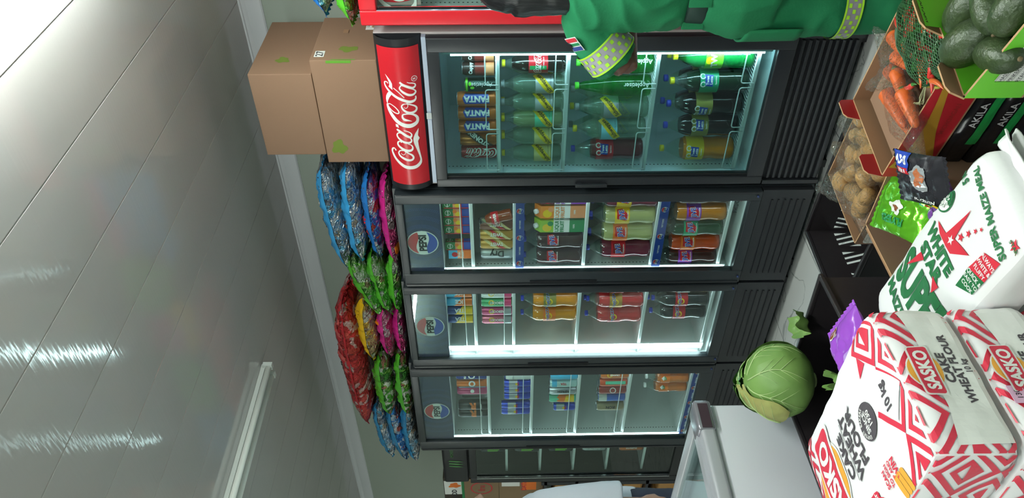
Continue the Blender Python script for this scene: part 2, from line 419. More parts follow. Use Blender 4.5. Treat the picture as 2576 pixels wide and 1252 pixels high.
def marble():
    m, t, out = newmat('marble_tile')
    b = nn(t, 'ShaderNodeBsdfPrincipled'); t.links.new(b.outputs[0], out.inputs[0]); b.inputs['Roughness'].default_value = .22
    tc = nn(t, 'ShaderNodeTexCoord')
    n1 = nn(t, 'ShaderNodeTexNoise'); n1.inputs['Scale'].default_value = 2.2; n1.inputs['Detail'].default_value = 8; n1.inputs['Distortion'].default_value = 1.6
    t.links.new(tc.outputs['Object'], n1.inputs['Vector'])
    cr = nn(t, 'ShaderNodeValToRGB'); e = cr.color_ramp.elements
    e[0].position = .485; e[0].color = lin('e6e7e4'); e[1].position = .515; e[1].color = lin('e6e7e4')
    k = e.new(.5); k.color = lin('a4a8a6')
    t.links.new(n1.outputs[0], cr.inputs[0])
    br = nn(t, 'ShaderNodeTexBrick'); br.offset = 0; br.inputs['Scale'].default_value = 1; br.inputs['Mortar Size'].default_value = .0025
    br.inputs['Brick Width'].default_value = .6; br.inputs['Row Height'].default_value = .6; br.inputs['Mortar'].default_value = lin('85888a')
    mp = nn(t, 'ShaderNodeMapping'); mp.inputs['Location'].default_value = (.12, .1, 0)
    t.links.new(tc.outputs['Object'], mp.inputs[0]); t.links.new(mp.outputs[0], br.inputs['Vector'])
    t.links.new(cr.outputs[0], br.inputs['Color1']); t.links.new(cr.outputs[0], br.inputs['Color2'])
    t.links.new(br.outputs['Color'], b.inputs['Base Color'])
    return m
tag(MB().box(RX0, RX1, RY0, RY1, -.1, 0, marble()).build('floor'), kind='structure')

# ================================================================ fridges
BLACK = mat('black_paint', '24262a', .32, bump=.02, bscale=90)
BLACKP = mat('black_plastic', '1b1c20', .42)
GREYF = mat('charcoal_frame', '262c30', .35)
RED = mat('red_print', 'c8202c', .28); REDP = mat('red_paint', 'd0202c', .3)
WHITE = mat('white_print', 'f2f2ee', .4); INK = mat('black_ink', '1c1c22', .45); BLUE = mat('blue_print', '2546b0', .35)
NAVY = mat('navy_print', '1b2b58', .2, spec=.6); DOTB = mat('dot_blue', '3f62c0', .3)
LINER = mat('white_liner', 'e4ebea', .4); LINERC = mat('cool_liner', 'd6e6ec', .4)
WIRE = mat('white_wire', 'e8ecec', .35); CHROME = mat('chrome', 'd8d8dc', .14, 1)
SIDEG = mat('side_panel', 'cfc6c6', .2, var=.35, vscale=6, vcol='8d8180'); SILV = mat('silver_strip', 'a9b2c4', .35, .3)
GLASSC = film('tinted_glass', 'd2e6e4', .03); GLASS = film('clear_glass', 'eef8f6', .02)
GREEN_L = mat('lime_print', '7fd832', .4); YELLOW = mat('yellow_print', 'f3c91a', .4); ORANGE = mat('orange_print', 'f07818', .35)
LED = emis('led_strip', 'e8fbff', 16); LEDC = emis('led_cool', 'd8f6ff', 34)

def globe_front(x, y, z):
    return lambda a, b, o: (x + a, y - .0012 - o, z + b)
def shelf(parent, x0, x1, y0, y1, z, loops=0, strip=None, gap=.021):
    m = MB()
    m.tube([(x0, y0, z), (x1, y0, z)], .004, WIRE, 6); m.box(x0, x1, y0 - .003, y0 + .003, z - .014, z - .002, WIRE)
    for yy in (y0 + (y1 - y0) * .5, y1): m.tube([(x0, yy, z - .005), (x1, yy, z - .005)], .003, WIRE, 5)
    n = int((x1 - x0) / gap)
    for k in range(n + 1):
        xx = x0 + .004 + (x1 - x0 - .008) * k / n
        m.box(xx - .0014, xx + .0014, y0, y1, z - .002, z + .001, WIRE)
    s = m.build('shelf', parent)
    if loops:
        g = MB(); W = (x1 - x0) / loops
        for k in range(loops):
            a, b = x0 + W * k + W * .05, x0 + W * (k + 1) - W * .05; h = .047; r = .01
            pts = [(a, y0 - .004, z - .008), (a, y0 - .004, z + h - r), (a + r * .3, y0 - .004, z + h - r * .3), (a + r, y0 - .004, z + h), (b - r, y0 - .004, z + h), (b - r * .3, y0 - .004, z + h - r * .3), (b, y0 - .004, z + h - r), (b, y0 - .004, z - .008)]
            g.tube(pts, .0027, WIRE, 6)
        g.build('guard_rail', s)
    if strip:
        g = MB().box(x0, x1, y0 - .012, y0 - .006, z - .052, z - .010, mat('strip_blue', '1f3f96', .35))
        n = max(2, int((x1 - x0) / .135))
        for k in range(n):
            xx = x0 + (x1 - x0) * (k + .35) / n
            fn = globe_front(xx, y0 - .012, z - .031)
            globe(g, fn, .0155, RED, WHITE, BLUE, INK)
            if k < n: g.flat(text2d('THIRSTY FOR MORE', .011, .01), lambda a, b: (xx + (x1 - x0) / n * .5 + a * .55, y0 - .0135, z - .031 + b), WHITE)
        g.build('price_strip', s)
    return s
def navy_header(parent, x0, x1, y, z0, z1, gx, gz):
    m = MB().box(x0, x1, y, y + .012, z0, z1, NAVY)
    rnd = random.Random(5)
    for ri, (r0, n) in enumerate(((.098, 96), (.106, 100), (.114, 104), (.150, 120), (.158, 124), (.166, 128), (.205, 140), (.214, 144))):
        for k in range(n):
            a = 2 * pi * (k + .5 * (ri % 2)) / n; q = .0016
            px_, pz = gx + r0 * cos(a), gz + r0 * sin(a)
            if x0 + .004 < px_ < x1 - .004 and z0 + .004 < pz < z1 - .004:
                m.add([(px_ - q, y - .0008, pz), (px_, y - .0008, pz - q), (px_ + q, y - .0008, pz), (px_, y - .0008, pz + q)], [(0, 1, 2, 3)], DOTB)
    globe(m, globe_front(gx, y, gz), .072, RED, WHITE, BLUE, INK)
    return m.build('header_panel', parent)
def frame4(m, x0, x1, z0, z1, gx0, gx1, gz0, gz1, y0, y1, mt, bev=.004):
    m.box(x0, gx0, y0, y1, z0, z1, mt, bev=bev); m.box(gx1, x1, y0, y1, z0, z1, mt, bev=bev)
    m.box(gx0, gx1, y0 + .002, y1, z0, gz0, mt, bev=bev * .6); m.box(gx0, gx1, y0 + .002, y1, gz1, z1, mt, bev=bev * .6)
def cabinet(root, x0, x1, yf, yb, h, cz0, cz1, body, liner, side=None, wl=.035, z00=.04):
    m = MB(); D = .045; side = side or body; y0 = yf + D
    m.box(x0, x0 + wl - .005, y0, yb, z00, h, side); m.box(x1 - wl + .005, x1, y0, yb, z00, h, side)
    m.box(x0 + wl - .005, x1 - wl + .005, yb - .03, yb, z00, h, body); m.box(x0 + wl - .005, x1 - wl + .005, y0, yb - .03, cz1 + .01, h, body)
    m.box(x0 + wl - .005, x1 - wl + .005, y0, yb - .03, z00, cz0 - .01, body)
    for a in (x0 + .06, x1 - .06):
        for b in (y0 + .06, yb - .06): m.box(a - .02, a + .02, b - .02, b + .02, 0, z00, BLACKP)
    o = m.build('cabinet', root)
    l = MB(); a, b = x0 + wl, x1 - wl
    l.box(a - .005, a, y0, yb - .03, cz0, cz1, liner); l.box(b, b + .005, y0, yb - .03, cz0, cz1, liner)
    l.box(a, b, yb - .035, yb - .03, cz0, cz1, liner); l.box(a, b, y0, yb - .035, cz0 - .01, cz0, liner); l.box(a, b, y0, yb - .035, cz1, cz1 + .01, liner)
    for xx in (a + .0005, b - .0005):                        # slotted shelf rails
        zz = cz0 + .03
        while zz < cz1 - .02:
            l.box(xx - .001, xx + .001, y0 + .08, y0 + .084, zz, zz + .006, BLACKP); zz += .018
    l.build('liner', o)
    return o
def grille(root, x0, x1, yf, z0, z1, n=8):
    m = MB().box(x0, x1, yf + .03, yf + .044, z0, z1, BLACKP)
    for k in range(n):
        z = z0 + .02 + (z1 - z0 - .04) * k / (n - 1); m.box(x0 + .03, x1 - .03, yf + .014, yf + .03, z - .006, z + .006, BLACK, bev=.003)
    m.box(x0, x0 + .02, yf + .01, yf + .03, z0, z1, BLACK); m.box(x1 - .02, x1, yf + .01, yf + .03, z0, z1, BLACK)
    return m.build('grille', root)
YF, YB = 2.80, 3.50
def dx(root, v): return v
# --- red header fridge
def red_header_fridge():
    r = thing('drinks_fridge', 'black glass-door fridge with a red script-lettered header, cardboard boxes on top', 'fridge')
    x0, x1 = -2.150, -1.402
    cabinet(r, x0, x1, YF, YB, 2.0, .375, 1.76, BLACK, LINERC, SIDEG)
    m = MB(); frame4(m, x0 + .012, x1 - .006, .315, 1.79, -2.097, -1.470, .384, 1.742, YF, YF + .04, BLACK)
    m.box(-2.097, -2.085, YF + .012, YF + .034, .384, 1.742, mat('dark_seal', '15171a', .5))
    d = m.build('door', r)
    MB().box(-2.097, -1.470, YF + .016, YF + .02, .384, 1.742, GLASSC).build('glass_pane', d)
    h = MB().box(-2.135, -2.118, YF - .022, YF - .006, 1.02, 1.165, BLACK, bev=.005)
    h.box(-2.133, -2.120, YF - .008, YF + .002, 1.03, 1.05, BLACK); h.box(-2.133, -2.120, YF - .008, YF + .002, 1.135, 1.155, BLACK)
    h.build('handle', d)
    m = MB()                                              # bulging header with black ends
    def hp(s, t): return (x0 + .008 + (x1 - x0 - .012) * s, YF + .04 - .052 * sin(pi * t) ** .6, 1.812 + .188 * t)
    m.grid(hp, 12, 10, BLACKP); m.box(x0 + .008, x1 - .004, YF + .04, YF + .3, 1.812, 2.0, BLACKP)
    hd = m.build('header', r)
    m = MB()
    def hq(a, b, o=0):                                       # a from left edge, b height on the sign
        t = min(max((b - .006) / .182, 0), 1) * .88 + .06
        return (x0 + .008 + a, YF + .04 - .052 * sin(pi * t) ** .6 - .0022 - o, 1.812 + .188 * t)
    m.grid(lambda s, t: hq(.030 + .672 * s, .006 + .182 * t), 10, 10, RED)
    lg = move(script_logo(.360), .363, .087)
    m.flat(dice(lg, .02), lambda a, b: hq(a, b, .0012), WHITE)
    m.flat(ring2d(.0105, .0128), lambda a, b: hq(.560 + a, .034 + b, .0012), WHITE)
    m.flat(text2d('R', .017, .02), lambda a, b: hq(.560 + a, .034 + b, .0012), WHITE)
    m.build('sign', hd)
    MB().box(x0 + .03, x1 - .006, YF + .012, YF + .04, 1.792, 1.810, SILV).box(-1.78, -1.75, YF + .006, YF + .012, 1.79, 1.812, CHROME).build('hinge_strip', r)
    for z in (1.515, 1.223, .852, .438): shelf(r, x0 + .045, x1 - .045, YF + .07, YB - .06, z, loops=3 if z < 1.6 else 0, gap=.016)
    MB().box(-1.509, -1.500, YF + .048, YF + .058, .42, 1.70, LEDC).box(-1.500, -1.440, YF + .046, YF + .060, .39, 1.74, LINERC).build('light_strip', r)
    grille(r, x0 + .004, x1 - .004, YF, .05, .305, 9)
    return r
red_header_fridge()

# --- three navy header fridges
def navy_fridge(lab, x0, x1, gx0, gx1, gz0, gz1, hz, gx, gz, shelves, strips, led, top, bottom_strip=False, ledm=None):
    r = thing('drinks_fridge', lab, 'fridge', group=None)
    cabinet(r, x0, x1, YF, YB, top, gz0 - .005, hz, GREYF, LINER)
    m = MB(); frame4(m, x0 + .006, x1 - .006, .29, top - .012, gx0, gx1, gz0, gz1, YF, YF + .04, GREYF)
    for s, xx in ((1, x0 + .006), (-1, x1 - .006)):
        m.box(min(xx, xx + s * .012), max(xx, xx + s * .012), YF - .004, YF, .3, top - .02, BLACK)
    d = m.build('door', r)
    MB().box(gx0, gx1, YF + .014, YF + .018, gz0, gz1, GLASS).build('glass_pane', d)
    m = MB()
    for k in range(3): m.box(x0 + .012 + k * .009, x0 + .016 + k * .009, YF - .006, YF, 1.02, 1.36, BLACKP)
    m.build('handle', d)
    for xx, zz in ((x1 - .03, .31), (x0 + .05, .305)): MB().lathe([(.006, 0), (.006, .008), (.003, .011)], 8, mat('bolt_blue', '30406c', .4), Matrix.Translation((xx, YF, zz)) @ Matrix.Rotation(pi / 2, 4, 'X')).build('bolt', d)
    navy_header(r, gx0, gx1, YF + .026, hz, gz1, gx, gz)
    for z, st in zip(shelves, strips): shelf(r, x0 + .042, x1 - .042, YF + .07, YB - .06, z, strip=st, loops=(1 if st is None else 0), gap=.012 if z < .5 else .018)
    for side in led:
        xx = x0 + (.055 if x0 < -3.45 or x0 > -3 else .098) if side == 'L' else x1 - .055
        MB().box(xx - .011, xx + .011, YF + .050, YF + .066, gz0 + .03, hz - .01, ledm or (LED if side == 'L' else emis('led_mild', 'e8fbff', 6))).box(xx - .016, xx + .016, YF + .064, YF + .07, gz0 + .02, hz, LINER).build('light_strip', r)
    m = MB().box(x0 + .006, x1 - .006, YF + .012, YF + .044, .05, .285, BLACK)
    for k in range(6): m.box(x0 + .06, x1 - .06, YF + .006, YF + .012, .08 + k * .03, .088 + k * .03, BLACKP)
    m.build('base_panel', r)
    return r
f2 = navy_fridge('dark fridge with a navy round-emblem header, right beside the red-header fridge', -2.772, -2.178, -2.688, -2.238, .340, 1.960, 1.792, -2.497, 1.886,
            (1.652, 1.442, 1.092, .748, .402), (None, 'b', 0, 'b', 0), 'LR', 2.005, ledm=emis('led_mild', 'e8fbff', 6))
f3 = navy_fridge('dark fridge with a bare white light strip glowing inside its glass door', -3.420, -2.778, -3.352, -2.832, .350, 1.975, 1.800, -3.100, 1.892,
            (1.655, 1.445, 1.095, .740, .385), (None, None, 0, 0, 0), 'Lr', 2.02)  # right-hand light strip is added, unseen behind the frame, to brighten the shelves
m = MB().flat(text2d('FRIDGE', .028, .01), lambda a, b: (-2.315 + a, YF + .066, .375 + b), INK); m.flat(text2d('Star', .02, .01, shear=.3), lambda a, b: (-2.275 + a, YF + .0655, .362 + b), RED)
m.build('base_lettering', f2)
f4 = navy_fridge('farthest dark fridge with a navy round-emblem header, small energy drink cans inside', -4.238, -3.426, -4.150, -3.500, .360, 1.990, 1.815, -3.860, 1.905,
            (1.595, 1.335, 1.055, .752, .390), (None, None, None, None, 'b'), 'LR', 2.04, ledm=emis('led_mild2', 'e8fbff', 9))  # left-hand light strip is added to brighten the dim interior
# --- black fridge, unlit
def black_fridge():
    r = thing('drinks_fridge', 'unlit black fridge with claw marks on its header at the far end of the row', 'fridge')
    x0, x1, yf = -4.80, -4.262, 2.90
    cabinet(r, x0, x1, yf, YB, 1.92, .36, 1.70, BLACKP, BLACKP)
    m = MB(); frame4(m, x0 + .004, x1 - .004, .3, 1.735, x0 + .06, x1 - .05, .36, 1.69, yf, yf + .04, BLACKP)
    m.box(x0 + .06, x0 + .066, yf - .003, yf + .01, .36, 1.69, CHROME); m.box(x0 + .072, x0 + .075, yf + .002, yf + .01, .36, 1.69, CHROME)
    m.box(x1 - .1, x1 - .085, yf - .002, yf, 1.70, 1.725, WHITE)
    d = m.build('door', r); MB().box(x0 + .06, x1 - .05, yf + .014, yf + .018, .36, 1.69, GLASS).build('glass_pane', d)
    m = MB().box(x0 + .004, x1 - .004, yf + .005, yf + .04, 1.745, 1.915, BLACKP, bev=.02)
    for k in range(3):
        z = 1.86 - .02 * k
        m.flat(ribbon([(-.07 + .02 * k, .04, 1), (-.06 + .02 * k, -.01, 6), (-.05 + .02 * k, -.05, 1)]) if 0 else poly([(-.09 + .03 * k, .045), (-.078 + .03 * k, .04), (-.085 + .03 * k, -.02), (-.095 + .03 * k, -.055), (-.1 + .03 * k, -.01)]), lambda a, b: (-4.50 + a, yf + .003, 1.83 + b), mat('claw_green', '4f8a4a', .4))
    m.flat(text2d('MONSTER', .03, .01), lambda a, b: (-4.42 + a * .9, yf + .003, 1.85 + b), mat('claw_green', '4f8a4a', .4))
    m.build('header', r)
    for z in (1.49, 1.26, 1.03, .80, .55): shelf(r, x0 + .045, x1 - .045, yf + .07, YB - .06, z)
    grille(r, x0 + .004, x1 - .004, yf, .05, .29, 5)
    return r
black_fridge()
# --- red framed fridge at the right edge
def red_fridge():
    r = thing('drinks_fridge', 'red-framed glass-door fridge behind the woman in green, cut off by the right edge', 'fridge')
    x0, x1, yf = -1.345, -.62, 2.78
    cabinet(r, x0, x1, yf, YB, 2.02, .33, 1.99, REDP, LINER, REDP)
    m = MB(); frame4(m, x0, x1, .28, 2.03, x0 + .062, x1 - .062, .34, 1.965, yf, yf + .042, REDP, .008)
    m.box(x0 + .055, x0 + .062, yf + .002, yf + .03, .34, 1.965, SILV)
    d = m.build('door', r); MB().box(x0 + .062, x1 - .062, yf + .014, yf + .018, .34, 1.965, GLASS).build('glass_pane', d)
    h = MB().box(x0 + .062, x1 - .062, yf + .05, yf + .056, 1.80, 1.98, mat('header_silver', 'b9b4ae', .25, .4))
    cx = (x0 + x1) / 2 - .06
    h.flat(disc(.20, 48), lambda a, b: (cx + a, yf + .0488, 1.90 + b), RED) if 0 else None
    pts = [(cx + .23 * cos(2 * pi * k / 60), 1.90 + .23 * sin(2 * pi * k / 60)) for k in range(60)]
    pts = [(min(max(a, x0 + .063), x1 - .063), min(max(b, 1.801), 1.979)) for a, b in pts]
    h.add([(a, yf + .0488, b) for a, b in pts], [list(range(60))], RED)
    h.flat(dice(move(script_logo(.40), cx, 1.875), .1), lambda a, b: (a, yf + .048, b), WHITE)
    h.build('header_panel', r)
    m = MB().box(x0 + .085, x0 + .105, yf + .05, yf + .062, .36, 1.79, SILV)
    m.build('light_rail', r)
    for k in range(20):
        MB().lathe([(0.0, 0), (.004, .0005), (.0055, .003), (.004, .006), (0, .007)], 8, emis('led_dot', 'ffffff', 60), Matrix.Translation((x0 + .095, yf + .049, .40 + k * .071)) @ Matrix.Rotation(pi / 2, 4, 'X')).build('led', r)
    for z in (1.52, 1.24, .95, .65, .37): shelf(r, x0 + .045, x1 - .045, yf + .1, YB - .06, z)
    grille(r, x0 + .004, x1 - .004, yf, .05, .27, 7)
    return r
red_fridge()

# ================================================================ drinks
PETC = film('clear_bottle', 'eaf4ee', .05, gloss=.9, milk=.08, milkcol='b8ccc4'); PETG = film('green_bottle', '58c878', .05, milk=.12, milkcol='2fae4c')
TIN = mat('tin', 'c9ccd0', .25, .9)
def liquid(name, col, a=.82): return mat(name, col, .12, coat=.6, alpha=a)
def band(r, z0, z1, mt, m, n=28, off=.0008, a0=0, a1=2 * pi):
    m.grid(lambda u, v: ((r + off) * cos(a0 + (a1 - a0) * u), (r + off) * sin(a0 + (a1 - a0) * u), z0 + (z1 - z0) * v), n, 1, mt)
def wrapfn(r, zc, off):
    return lambda a, b: ((r + off) * cos(a / r - pi / 2), (r + off) * sin(a / r - pi / 2), zc + b)
def deco(m, r, zc, items, off0=.0014):
    for i, (sh, mt) in enumerate(items):
        m.flat(dice(sh, r * .35), wrapfn(r, zc, off0 + .0004 * i), mt)
def pos(name, label, cat, x, y, z, rz, group):
    return thing(name, label, cat, (x, y, z), rz, group)
def can(label, x, y, z, h, r, body, items=(), bands=(), rz=.45, group=None, lid=None, name='drink_can'):
    t = pos(name, label, 'can', x, y, z, rz, group)
    m = MB().lathe([(r * .72, 0), (r * .78, .002), (r, .010), (r, h - .014), (r * .86, h - .003), (r * .86, h), (r * .80, h), (r * .78, h - .003)], 24, body)
    for z0, z1, mt in bands: band(r, z0 * h, z1 * h, mt, m, 24, .0005)
    deco(m, r, h / 2, items)
    m.build('can_body', t)
    l = MB().lathe([(r * .79, h - .002), (r * .80, h + .001), (r * .87, h + .0012), (r * .87, h - .001)], 24, lid or TIN)
    l.box(-.004, .004, -.012, .004, h - .002, h - .0005, TIN); l.build('lid', t)
    return t
def bottle(label, x, y, z, h, r, liq, capm, lab=None, fill=.72, shape='pet', rz=.5, group=None, clear=None, name='drink_bottle'):
    t = pos(name, label, 'bottle', x, y, z, rz, group)
    clear = clear or PETC; nr = .0125
    if shape == 'pet': K = [(.55, .0), (.86, .004), (.97, .03), (1, .08), (1, .20), (.955, .26), (.94, .31), (.97, .38), (1, .42), (1, .60), (.97, .66), (.86, .73), (.66, .80), (.45, .865)]
    elif shape == 'wavy': K = [(.55, 0), (.9, .008), (1, .05), (1, .13), (.93, .20), (.90, .26), (.95, .33), (1, .40), (.98, .46), (.98, .60), (1, .66), (.95, .73), (.74, .81), (.48, .87)]
    else: K = [(.6, 0), (.95, .01), (1, .06), (1, .40), (.94, .52), (.80, .62), (.62, .72), (.48, .82), (.40, .88)]
    prof = []
    for i, (a, b) in enumerate(K):
        nb = K[i + 1][1] if i + 1 < len(K) else 1
        prof.append((a * r, b * h, 1 if b < fill else 0))
        if b < fill < nb and i + 1 < len(K):
            q = (fill - b) / (nb - b); prof.append(((a + (K[i + 1][0] - a) * q) * r, fill * h, 0))
    prof += [(nr + .002, .915 * h, 0), (nr, .935 * h, 0), (nr, .955 * h, 0)]
    MB().lathe(prof, 26, [clear, liq]).build('bottle_body', t)
    MB().lathe([(nr + .0015, .945 * h), (nr + .003, .95 * h), (nr + .003, .995 * h), (nr + .001, h), (0, h)], 16, capm).build('cap', t)
    if lab:
        z0, z1, mt, items = lab
        m = MB(); band(r * 1.0, z0 * h, z1 * h, mt, m, 28, .0010)
        deco(m, r, (z0 + z1) / 2 * h, items, .0018); m.build('label_sleeve', t)
    return t
def carton_drink(label, x, y, z, wd, dp, h, mats, items, capm=None, rz=.1, group=None, tall=True):
    t = pos('drink_carton', label, 'carton', x, y, z, rz, group)
    a, b = wd / 2, dp / 2
    m = MB(); zs = [0, .30 * h, .34 * h, .62 * h, .88 * h if tall else h]
    for i in range(4): m.box(-a, a, -b, b, zs[i], zs[i + 1], mats[min(i, len(mats) - 1)])
    if tall:
        m.add([(-a, -b, zs[4]), (a, -b, zs[4]), (a, b, zs[4]), (-a, b, zs[4]), (-a, 0.0, h), (a, 0.0, h)], [(0, 1, 5, 4), (2, 3, 4, 5), (1, 2, 5), (3, 0, 4)], mats[-1])
    for i, (sh, mt) in enumerate(items): m.flat(sh, lambda p, q: (p, -b - .0008 - .0004 * i, h / 2 + q), mt); m.flat(sh, lambda p, q: (a + .0008 + .0004 * i, p * dp / wd, h / 2 + q), mt)
    m.build('carton_body', t)
    if capm: MB().lathe([(.013, 0), (.013, .014), (.011, .016), (0, .016)], 14, capm, Matrix.Translation((0, -b * .55, (zs[4] + h) / 2 + .002)) @ Matrix.Rotation(radians(38), 4, 'X')).build('cap', t)
    return t
T = text2d
def up(sh): return move(sh, 0, 0, pi / 2)
CAPY = mat('yellow_cap', 'e8cf20', .4); CAPB = mat('blue_cap', '2c3fc0', .4); CAPS = mat('grey_cap', '8f9a9c', .35); CAPG = mat('green_cap', '5fdc3c', .4); CAPW = mat('white_cap', 'eef0ee', .4)
ORC = mat('orange_can', 'd9722c', .3, .3); COCK = mat('cocoa_can', '3a2420', .3, .2); SILC = mat('silver_can', 'b8bcc2', .3, .8); DKC = mat('black_can', '20242a', .3, .3)
REDC = mat('red_can', 'b42430', .28, .25); GRN = mat('green_print', '1f8a4c', .4); TEAL = mat('teal_print', '5cc6a0', .4); CREAM = mat('cream_print', 'd8c98a', .4); LBL = mat('pale_blue_print', '8ccfe0', .4)
PURP = mat('purple_print', '8a3cb0', .4); PINK = mat('pink_print', 'e0457c', .35); CYAN = mat('cyan_print', '46b4dc', .35); BRN = mat('brown_print', '8a4a28', .4); PEACH = mat('peach_print', 'ee9a68', .4); GREYP = mat('grey_print', 'a4a8ac', .35, .3)
OLIVE = mat('olive_print', '8f8a40', .4); GOLD = mat('gold_print', 'c0903c', .35, .3); LG = script_logo(.1)
C = 'of red-header fridge'; Y1 = 2.935
SH = [1.516, 1.224, .853, .439]
# row 1: cans
for i, x in enumerate((-1.545, -1.612)):
    can('short dark red juice can with orange fruit, top shelf ' + C + (', at the far right' if i == 0 else ', second from the right'), x, Y1, SH[0], .142, .031, COCK,
        [(move(T('Cappy', .020, .03), 0, .036), WHITE), ], [(.32, .62, mat('maroon', '7c2a24', .3)), (.06, .32, PEACH), (.3, .33, WHITE)], group='juice cans on the top shelf')
# the word sits high on the can, fruit discs below it
    can_ = None
can('slim dark green can with an apple leaf, top shelf ' + C, -1.690, Y1, SH[0], .135, .030, mat('deep_green', '14352a', .3, .3), [(up(T('Appletiser', .024, .01)), WHITE), (move(disc(.009, 14, ry=.006), .004, .045), GREEN_L), (move(disc(.006, 14, ry=.009), -.012, .035), GREEN_L)], [(.93, .97, GREEN_L), (.90, .93, GREEN_L)])
for i, x in enumerate((-1.757, -1.826, -1.895)):
    can('tall orange can with blue block lettering, ' + ('rightmost', 'middle', 'leftmost')[i] + ' of three ' + C, x, Y1 - .004, SH[0], .170, .033, ORC,
        [(poly([(-.02, -.055), (.022, -.05), (.026, .05), (.004, .062), (-.022, .052)]), BLUE), (up(T('FANTA', .034, .05, 1.0)), WHITE)], group='orange cans on the top shelf')
can('copper and black can with diagonal lettering, top shelf ' + C, -1.962, Y1 - .004, SH[0], .166, .033, mat('copper_can', 'c46a28', .25, .5), [(move(rect(-.07, .07, -.017, .017), 0, 0, radians(52)), COCK), (move(T('STONEY', .028, .04), 0, 0, radians(52)), WHITE)])
can('tall red can with white script at the left end of the top shelf ' + C, -2.032, Y1 - .004, SH[0], .164, .033, REDC, [(up(move(LG, 0, 0, 0, 1.15)), WHITE)])
# row 2: tonic bottles
def tonic(labm, rz=.4):
    s = [(move(rect(-.06, .06, -.0155, .0155), 0, 0, radians(38)), YELLOW), (move(T('Schweppes', .0235, .02, .95), 0, 0, radians(38)), INK), (move(T('TONIC WATER', .006), .016, -.026), INK)]
    return (.18, .46, labm, s)
bottle('dark cola bottle with a red script label and yellow cap, second shelf ' + C, -1.590, Y1, SH[1], .268, .041, liquid('cola', '1a120f', .97), CAPY, (.28, .58, RED, [(rect(-.03, -.012, -.034, .036), GRN), (move(LG, .004, .0, 0, .8), WHITE), (move(T('ORIGINAL TASTE', .006, .02), .0, -.022), WHITE)]), .84)
tl = [(-1.690, SILVP := mat('silver_label', 'b4b8bc', .35, .3), CAPS, 'silver-labelled', 'nearest the cola'), (-1.778, SILVP, CAPS, 'silver-labelled', 'second from the cola'), (-1.860, TEAL, CAPY, 'green-labelled', ''), (-1.952, CREAM, CAPY, 'cream-labelled', 'next to the green-labelled one'), (-2.045, CREAM, CAPY, 'cream-labelled', 'at the left end')]
WATER = film('water', 'dcecdc', .05, milk=.22, milkcol='a8c4b4'); LEMON = liquid('lemon_drink', '9db080', .55)
for x, lm, cp, d, e in tl:
    bottle(('clear mixer bottle, %s, second shelf %s' % (d, C)) + (', ' + e if e else ''), x, Y1, SH[1], .272, .040, LEMON if lm is TEAL else WATER, cp, tonic(lm), .8, group='mixer bottles on the second shelf')
for x, cp in ((-1.645, CAPS), (-1.735, CAPS), (-1.822, CAPY), (-1.905, CAPY), (-1.998, CAPY)):
    bottle('clear mixer bottle in the back row of the second shelf ' + C, x, Y1 + .088, SH[1], .272, .040, WATER, cp, tonic(CREAM if x < -1.88 else SILVP), .8, group='back row of mixer bottles')
# row 3
APG = film('apple_bottle', '63d27a', .04, milk=.22, milkcol='1f9a40')
for i, x in enumerate((-1.590, -1.700)):
    bottle('tapered green bottle with a lime cap, third shelf ' + C + (', at the right end' if i == 0 else ', second from the right'), x, Y1, SH[2], .325, .047, APG, CAPG,
           (.20, .21, APG, [(up(T('Appletiser', .026, .01)), WHITE), (move(disc(.008, 12), 0, -.075), GREEN_L)]), .9, 'taper', clear=APG, group='green tapered bottles on the third shelf')
bottle('two litre mixer bottle with a grey label and silver cap, third shelf ' + C, -1.805, Y1, SH[2], .318, .050, WATER, CAPS, (.42, .62, GREYP, tonic(WHITE)[3]), .8)
bottle('two litre mixer bottle with a pale blue label and yellow cap, third shelf ' + C, -1.917, Y1, SH[2], .322, .051, WATER, CAPY, (.40, .62, LBL, tonic(WHITE)[3]), .8)
def two_keys(mt, extra=()):
    # label with a blue name plate between two rings
    return [(move(ring2d(.008, .0125, 18), -.016, .027), WHITE), (move(ring2d(.008, .0125, 18), .018, .029), WHITE), (poly([(-.022, .018), (.026, .021), (.022, -.016), (-.026, -.013)]), BLUE), (move(T('Twee', .016, .03), 0, .009), WHITE), (move(T('Letta', .016, .03), 0, -.006), WHITE), (move(T('Sparkling', .009, .02), 0, -.026), WHITE)] + list(extra)
bottle('red cooldrink bottle with a blue cap at the left end of the third shelf ' + C, -2.026, Y1, SH[2], .325, .050, liquid('dark_red', '6c1c24', .9), CAPB, (.42, .66, RED, two_keys(RED)), .72)
for x, cp in ((-1.780, CAPS), (-1.868, CAPY), (-1.965, CAPS)):
    bottle('clear bottle in the back row of the third shelf ' + C, x, Y1 + .11, SH[2], .33, .048, WATER, cp, tonic(SILVP), .8, group='back row of bottles on the third shelf')
# row 4
G4 = liquid('green_drink', '1f9c4c', .75)
bottle('green lemon-lime bottle with a yellow-green label at the right end of the bottom shelf ' + C, -1.565, Y1, SH[3], .332, .050, G4, CAPY, (.40, .62, GREEN_L, [(move(disc(.016), -.02, .02), YELLOW), (move(T('TWIST', .034, .04), 0, .004, .1), WHITE)]), .85, clear=PETG)
bottle('dark green bottle with a bright green label and yellow cap, bottom shelf ' + C, -1.680, Y1, SH[3], .330, .050, liquid('dark_green_drink', '17301f', .95), CAPY, (.40, .64, mat('emerald', '12a070', .35), two_keys(0)), .8)
bottle('dark cola bottle with an olive label and blue cap, bottom shelf ' + C + ', right of the other olive one', -1.792, Y1, SH[3], .330, .050, liquid('cola', '1a120f', .97), CAPB, (.42, .64, OLIVE, two_keys(0)), .8, rz=-.3)
bottle('dark cola bottle with an olive label and blue cap, bottom shelf ' + C + ', beside the orange bottle', -1.903, Y1, SH[3], .330, .050, liquid('cola', '1a120f', .97), CAPB, (.42, .64, OLIVE, two_keys(0)), .78)
